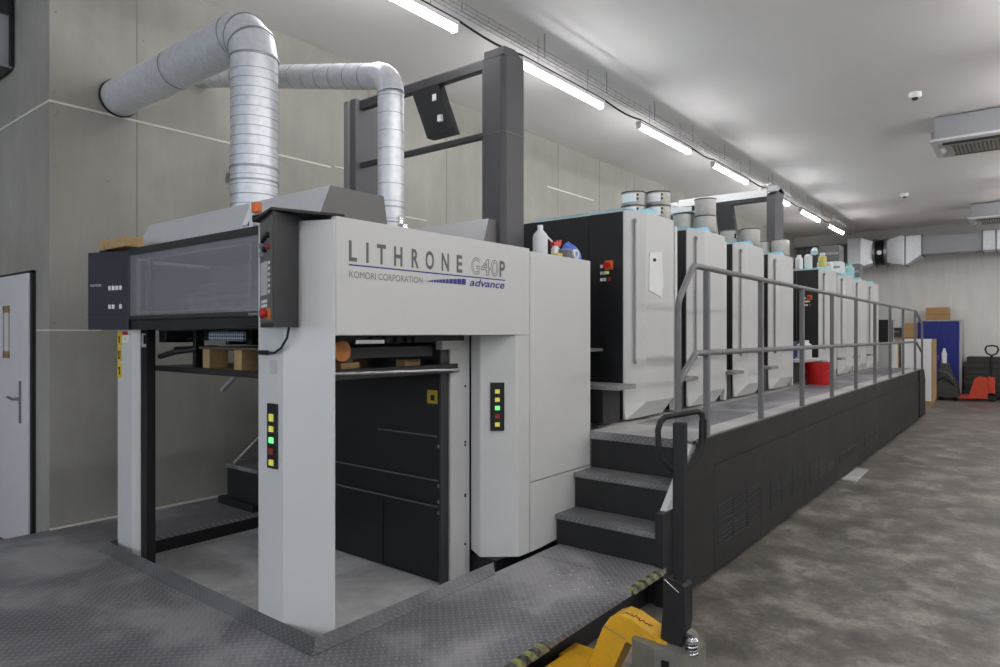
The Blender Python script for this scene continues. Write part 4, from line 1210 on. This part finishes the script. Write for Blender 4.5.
# ================================================================== left gallery behind the delivery
lg = thing('far_side_steps', (-5.2, 3.6, 0.0), 'dark steps on the wall side of the press, seen between the front posts', 'steps')
MB().box(-5.5, -4.96, 3.00, 3.35, 0.241, 0.30).build('base_block', 'riser', lg)
MB().box(-5.42, -4.93, 3.02, 3.36, 0.555, 0.59).build('tread', 'tread', lg, 0.003)
MB().box(-5.42, -4.93, 3.04, 3.36, 0.30, 0.554).build('riser', 'riser', lg)
MB().box(-5.42, -4.93, 3.36, 4.6, 0.0, 0.80).build('landing', 'riser', lg)
MB().tube([(-5.30, 3.03, 0.60), (-5.30, 3.5, 0.98)], 0.012, 8).build('brace', 'hood', lg)
MB().tube([(-5.30, 2.92, 1.22), (-5.30, 3.45, 1.72)], 0.02, 10).build('hand_rail', 'hood', lg)
MB().tube([(-5.30, 3.5, 0.80), (-5.30, 3.5, 1.76)], 0.02, 10).build('rail_post', 'hood', lg)

# ================================================================== yellow pallet truck
tx = thing('yellow_pallet_truck', (-1.4, 2.85, 0.0), 'worn yellow pallet truck with black tiller parked at the platform edge', 'pallet truck')
yc = 2.85
nk = MB()
prof = [(-1.695, 0.06), (-1.575, 0.06), (-1.535, 0.14), (-1.475, 0.275), (-1.445, 0.265), (-1.34, 0.212), (-1.30, 0.212), (-1.273, 0.24), (-1.273, 0.295), (-1.30, 0.322), (-1.375, 0.352), (-1.455, 0.382), (-1.51, 0.388), (-1.56, 0.362), (-1.60, 0.30)]
nk.prism_y(prof, yc - 0.062, yc + 0.062)
nk.build('neck', 'yellow', tx, 0.014, 3)
MB().tube([(-1.30, yc - 0.068, 0.266), (-1.30, yc + 0.068, 0.266)], 0.055, 20).build('neck_hub', 'yellow', tx)
sm_ = MB()
random.seed(9)
for i in range(16):
    u_ = -1.50 + 0.12 * (i / 15.0); z_ = 0.3885 - max(0.0, u_ + 1.51) * 0.11 - max(0.0, u_ + 1.455) * 0.26
    a_ = random.random() * 3.0; l_ = 0.006 + 0.008 * random.random(); y_ = yc - 0.03 + 0.016 * random.random() + (u_ + 1.5) * 0.1
    dx_, dy_ = cos(a_) * l_, sin(a_) * l_
    sm_.tube([(u_ - dx_, y_ - dy_, z_ + dx_ * 0.245), (u_ + dx_, y_ + dy_, z_ - dx_ * 0.245)], 0.0022, 5)
sm_.build('worn_stencil_mark', 'rubber', tx)
fk = MB()
fk.box(-1.83, -1.60, yc - 0.42, yc - 0.01, 0.072, 0.105)
fk.build('fork_frame', 'yellow', tx, 0.006)
MB().tube([(-1.592, yc - 0.063, 0.315), (-1.475, yc - 0.063, 0.285)], 0.003, 6).build('weld_seam', 'rust', tx)
for s in (-1, 1):
    MB().box(-1.89, -1.70, yc - 0.12 + s * 0.2 - 0.08, yc - 0.12 + s * 0.2 + 0.08, 0.03, 0.071).build('fork', 'yellow', tx, 0.006)
pm = MB()
pm.prism([(-1.43, yc - 0.10), (-1.30, yc - 0.13), (-1.18, yc - 0.11), (-1.14, yc - 0.03), (-1.14, yc + 0.06), (-1.2, yc + 0.12), (-1.43, yc + 0.10)], 0.10, 0.315)
pmp = pm.build('pump_housing', 'pump', tx, 0.012)
MB().box(-1.27, -1.235, yc - 0.128, yc - 0.115, 0.20, 0.275).build('slot', 'deep', pmp)
MB().tube([(-1.215, yc - 0.01, 0.33), (-1.215, yc + 0.05, 0.33)], 0.045, 16).build('pivot_lug', 'pump', tx)
sg = MB(); pts = []
sx, sy = -1.165, yc - 0.045
for i in range(50):
    a = i * 2 * PI / 12
    pts.append((sx + 0.024 * cos(a), sy + 0.024 * sin(a), 0.295 + i * 0.0013))
sg.tube(pts, 0.005, 6)
sg.build('spring', 'chrome', tx)
MB().lathe((sx, sy, 0.355), [(0.028, 0.0), (0.03, 0.01), (0.02, 0.022)], 16).build('spring_cap', 'chrome', tx)
for s in (-1, 1):
    MB().tube([(-1.25, yc + s * 0.03, 0.09), (-1.25, yc + s * 0.085, 0.09)], 0.088, 24).build('steer_wheel', 'rubber', tx)
tl = MB()
tl.box(-1.264, -1.212, yc - 0.026, yc + 0.026, 0.33, 1.30)
tli = tl.build('tiller', 'rubber', tx, 0.006)
MB().prism_y([(-1.315, 0.30), (-1.215, 0.30), (-1.198, 0.42), (-1.198, 0.58), (-1.225, 0.60), (-1.29, 0.60)], yc - 0.042, yc + 0.042).build('tiller_foot', 'rubber', tli, 0.004)
MB().tube([(-1.292, yc - 0.044, 0.598), (-1.225, yc - 0.044, 0.555)], 0.0025, 6).build('edge_glint', 'chrome', tli)
La = Vector((-1.305, 2.775, 1.30)); Lb = Vector((-1.185, 2.985, 1.325))     # ends of the grip, turned a little to the side
def lpt(f, dz):
    q_ = La.lerp(Lb, f); return (q_.x, q_.y, q_.z + dz)
lp_ = [(-1.24, yc + 0.005, 1.06), lpt(0.22, -0.20), lpt(0.04, -0.16), lpt(0.0, -0.13), lpt(-0.02, -0.03), lpt(0.03, 0.005), lpt(0.14, 0.022),
       lpt(0.86, 0.022), lpt(0.97, 0.008), lpt(1.0, -0.03), lpt(0.98, -0.13), lpt(0.92, -0.17), lpt(0.72, -0.22), (-1.24, yc + 0.005, 1.06)]
MB().tube(lp_, 0.0135, 10).build('handle_loop', 'rubber', tli)
MB().tube([lpt(0.985, -0.12), lpt(1.0, -0.02)], 0.018, 10).build('grip_sleeve', 'deep', tli)

# ================================================================== far end of the hall
YB = 21.5
fd = thing('supply_air_duct', (-2.5, 21.2, 3.6), 'silver supply air duct along the top of the far wall', 'duct')
MB().box(-4.12, -3.75, 21.0, 21.4, 3.62, 4.38).build('left_section', 'duct', fd, 0.01)
def taper(xa, xb, ha, hb):
    za, zb = 3.95, 3.95
    return MB().rings([[(xa, 21.2 - ha, za - ha), (xa, 21.2 + ha * 0.5, za - ha), (xa, 21.2 + ha * 0.5, za + ha), (xa, 21.2 - ha, za + ha)],
                       [(xb, 21.2 - hb, zb - hb), (xb, 21.2 + hb * 0.5, zb - hb), (xb, 21.2 + hb * 0.5, zb + hb), (xb, 21.2 - hb, zb + hb)]])
taper(-3.75, -3.47, 0.40, 0.30).build('reducer', 'duct', fd, 0.006)
MB().tube([(-3.47, 21.2, 3.95), (-3.42, 21.2, 3.95)], 0.40, 24).build('flange', 'steel', fd)
MB().tube([(-3.42, 21.2, 3.95), (-3.19, 21.2, 3.95)], 0.36, 24).build('fan_casing', 'deep', fd)
MB().tube([(-3.30, 20.86, 3.92), (-3.30, 20.82, 3.92)], 0.06, 12).build('junction_box', 'white', fd)
MB().tube([(-3.19, 21.2, 3.95), (-3.12, 21.2, 3.95)], 0.40, 24).build('flange', 'steel', fd)
taper(-3.12, -2.75, 0.30, 0.40).build('reducer', 'duct', fd, 0.006)
MB().rings([[(-2.75, 20.8, 3.55), (-2.75, 21.4, 3.55), (-2.75, 21.4, 4.31), (-2.75, 20.8, 4.31)],
            [(-2.65, 20.8, 3.55), (-2.65, 21.4, 3.55), (-2.65, 21.4, 4.31), (-2.65, 20.8, 4.31)],
            [(-2.30, 20.8, 3.80), (-2.30, 21.4, 3.80), (-2.30, 21.4, 4.31), (-2.30, 20.8, 4.31)]]).build('offset_section', 'duct', fd, 0.006)
MB().box(-2.30, -1.0, 20.8, 21.4, 3.80, 4.27).build('straight_section', 'ac_side', fd, 0.006)
MB().box(-0.99, 3.5, 20.8, 21.4, 3.80, 4.29).build('straight_section', 'duct', fd, 0.006)
fl = MB()
for x in (-2.68, -2.30, -1.0, -0.72): fl.box(x - 0.015, x + 0.015, 20.77, 21.43, 3.77 if x > -2.5 else 3.53, 4.315)
fl.build('flange_ring', 'rail', fd)

cab = thing('blue_cabinet', (-1.96, 21.5, 0.0), 'tall dark blue two-door cabinet against the far white wall', 'cabinet')
MB().box(-2.46, -1.46, 21.32, 21.95, 0.06, 2.06).build('body', 'press2', cab, 0.006)
MB().box(-2.45, -1.965, 21.29, 21.318, 0.10, 2.03).build('door', 'blue_cab', cab, 0.004)
MB().box(-1.958, -1.52, 21.29, 21.318, 0.10, 2.03).build('door', 'blue_cab', cab, 0.004)
MB().box(-1.995, -1.975, 21.27, 21.289, 1.0, 1.12).build('handle', 'steel', cab)
MB().box(-2.4, -1.5, 21.36, 21.9, 0.0, 0.059).build('plinth', 'deep', cab)
bx = thing('cardboard_box', (-2.0, 21.6, 2.06), 'brown cardboard box lying on top of the blue cabinet', 'box')
MB().box(-2.27, -1.76, 21.4, 21.9, 2.062, 2.40).build('body', 'cardboard', bx, 0.006)
MB().box(-2.272, -1.758, 21.397, 21.399, 2.20, 2.24).build('tape_band', 'rust', bx)

# paper stacks on pallets
def stack(x0, x1, y0, y1, z1, lab):
    s = thing('paper_stack', ((x0 + x1) / 2, (y0 + y1) / 2, 0.0), lab, 'paper stack', 'paper stacks on pallets')
    MB().box(x0, x1, y0, y1, 0.14, z1).build('sheets', 'paper', s, 0.004)
    p_ = MB()
    for yy in (y0, (y0 + y1) / 2 - 0.05, y1 - 0.1): p_.box(x0, x1, yy, yy + 0.1, 0.0, 0.1)
    p_.box(x0, x1, y0, y1, 0.1, 0.138)
    p_.build('pallet', 'wood', s)
    MB().box(x1 + 0.001, x1 + 0.03, y0 + 0.02, y1 - 0.02, 0.14, z1).build('side_board', 'wood', s, 0.003)
stack(-2.43, -1.83, 18.2, 19.0, 1.57, 'tall white paper stack on a pallet beyond the end of the guard rail')
stack(-3.10, -2.50, 18.2, 19.0, 1.50, 'white paper stack on a pallet left of the tallest stack, behind the guard rail')
sb = thing('storage_shelf', (-3.1, 21.3, 0.0), 'dark metal shelf with parcels behind the paper stacks', 'shelf')
for z in (0.5, 1.1, 1.55): MB().box(-3.9, -2.47, 21.0, 21.31, z, z + 0.05).build('board', 'wood_dark', sb)
for x in (-3.9, -2.52): MB().box(x, x + 0.05, 21.0, 21.06, 0, 1.55).build('upright', 'box_grey', sb)
for (x0, x1, z0, z1, m, lab) in ((-3.12, -2.82, 1.601, 1.86, 'box_grey', 'dark parcel on the far shelf, left of the yellow carton'), (-2.78, -2.46, 1.601, 1.98, 'cardboard', 'ochre carton on the far shelf beside the blue cabinet')):
    pcl = thing('parcel', ((x0 + x1) / 2, 21.2, z0), lab, 'box', 'parcels on the far shelf')
    MB().box(x0, x1, 21.02, 21.3, z0, z1).build('body', m, pcl, 0.006)
    MB().box(x0 + 0.02, x1 - 0.02, 21.017, 21.019, (z0 + z1) / 2, (z0 + z1) / 2 + 0.04).build('tape_band', 'rust', pcl)
dr = thing('glue_drum', (-2.86, 17.6, G), 'pale amber container with black cap behind the guard rail', 'container')
dr.location.z = 0.0
ORG[dr.name] = Vector((-2.86, 17.6, 0.0))
MB().box(-2.98, -2.70, 17.4, 17.75, 0.0, 0.9).build('stand', 'hood', dr, 0.004)
MB().lathe((-2.82, 17.5, 0.9), [(0.09, 0), (0.10, 0.02), (0.10, 0.34), (0.05, 0.42)], 18).build('body', 'pale_yellow', dr)
MB().lathe((-2.82, 17.5, 1.32), [(0.07, 0), (0.07, 0.10)], 16).build('cap', 'rubber', dr)

# floor scrubber in front of the cabinet
sk_ = thing('floor_scrubber', (-1.730, 20.6, 0.0), 'dark floor cleaning machine with a pale bottle, in front of the blue cabinet', 'cleaning machine')
MB().rings([[(-1.950, 20.3, 0.10), (-1.450, 20.3, 0.10), (-1.450, 20.9, 0.10), (-1.950, 20.9, 0.10)], [(-1.930, 20.35, 0.45), (-1.510, 20.35, 0.45), (-1.510, 20.85, 0.45), (-1.930, 20.85, 0.45)],
            [(-1.880, 20.45, 0.80), (-1.650, 20.45, 0.80), (-1.650, 20.75, 0.80), (-1.880, 20.75, 0.80)], [(-1.860, 20.5, 0.95), (-1.690, 20.5, 0.95), (-1.690, 20.7, 0.95), (-1.860, 20.7, 0.95)]]).build('body', 'green_dark', sk_, 0.02)
MB().lathe((-1.780, 20.5, 0.94), [(0.055, 0), (0.06, 0.25), (0.03, 0.33), (0.03, 0.38)], 14).build('bottle', 'plastic_white', sk_)
for (x, y) in ((-1.850, 20.4), (-1.550, 20.4), (-1.850, 20.8), (-1.550, 20.8)):
    MB().tube([(x - 0.03, y, 0.06), (x + 0.03, y, 0.06)], 0.06, 14).build('wheel', 'rubber', sk_)
MB().tube([(-1.930, 20.36, 0.5), (-1.730, 20.30, 0.62), (-1.550, 20.33, 0.40)], 0.025, 8).build('hose', 'rubber', sk_)
MB().tube([(-1.910, 20.36, 0.75), (-1.710, 20.4, 0.70), (-1.580, 20.33, 0.55)], 0.015, 8).build('hose', 'hood_dark', sk_)

# stack of dark boards at the right edge
for i in range(7):
    z = 0.10 + i * 0.143
    b_ = thing('dark_crate', (-0.7, 21.4, z), ('lowest' if i == 0 else 'topmost' if i == 6 else ['', 'second', 'third', 'fourth', 'fifth', 'sixth'][i] + ' from the floor') + ' of the dark flat crates stacked by the far wall', 'crate', 'dark flat crates')
    dx = 0.05 * (1 if i == 6 else -0.2 * (i % 2))
    MB().box(-1.40 + dx, 0.6, 21.2, 21.9, z, z + 0.135).build('body', 'green_dark', b_, 0.008)
    MB().box(-1.40 + dx, 0.6, 21.19, 21.199, z + 0.105, z + 0.125).build('rim', 'box_grey', b_)
pr = MB()
for x in (-1.3, -0.6, 0.2): pr.box(x, x + 0.12, 21.2, 21.9, 0.0, 0.098)
tag(pr.build('timber_bearers', 'wood_dark'), 'timber bearers under the dark crates by the far wall', 'timber')

# red pallet truck by the far wall
rt = thing('red_pallet_truck', (-1.0, 20.7, 0.0), 'orange red pallet truck standing before the dark crates at the far end', 'pallet truck')
for s in (-0.19, 0.19):
    MB().prism_y([(-1.95, 0.10), (-1.90, 0.07), (-0.95, 0.06), (-0.95, 0.15), (-1.90, 0.13)], 20.7 + s - 0.08, 20.7 + s + 0.08).build('fork', 'red_truck', rt, 0.006)
MB().prism_y([(-1.06, 0.08), (-0.66, 0.08), (-0.66, 0.58), (-0.86, 0.62), (-0.93, 0.55)], 20.45, 20.95).build('body', 'red_truck', rt, 0.015)
MB().box(-0.66, -0.52, 20.62, 20.78, 0.14, 0.62).build('pump_housing', 'red_truck', rt, 0.01)
MB().tube([(-0.58, 20.62, 0.11), (-0.58, 20.78, 0.11)], 0.11, 20).build('steer_wheel', 'rubber', rt)
MB().tube([(-1.88, 20.5, 0.05), (-1.88, 20.9, 0.05)], 0.05, 14).build('load_roller', 'rubber', rt)
MB().tube([(-0.60, 20.7, 0.5), (-0.585, 20.7, 1.15)], 0.03, 10).build('tiller', 'rubber', rt)
MB().tube([(-0.585, 20.7, 1.15), (-0.68, 20.7, 1.2), (-0.72, 20.7, 1.3), (-0.69, 20.7, 1.38), (-0.585, 20.7, 1.4), (-0.48, 20.7, 1.38), (-0.45, 20.7, 1.3), (-0.49, 20.7, 1.2), (-0.585, 20.7, 1.15)], 0.02, 8).build('handle_loop', 'rubber', rt)
rt.location.x -= 0.22
# small light tile lying on the floor by the walkway
fl_ = MB().slab((-1.735, 8.55, 0.012), (-1.58, 8.5, 0.012), (-1.60, 9.35, 0.012), (-1.74, 9.4, 0.012), 0.011)
tag(fl_.build('floor_offcut', 'deck', None, 0.002), 'small pale grey offcut sheet on the floor against the dark walkway', 'sheet')

# ================================================================== world + view
w = bpy.data.worlds.new('world'); SC.world = w; w.use_nodes = True
bg = w.node_tree.nodes['Background']
bg.inputs[0].default_value = (0.72, 0.84, 1.0, 1); bg.inputs[1].default_value = 0.9
SC.view_settings.view_transform = 'Standard'
SC.view_settings.look = 'None'
SC.view_settings.gamma = 1.0
SC.view_settings.use_curve_mapping = False
SC.view_settings.exposure = 0.22
SC.cycles.use_denoising = True
SC.cycles.max_bounces = 8
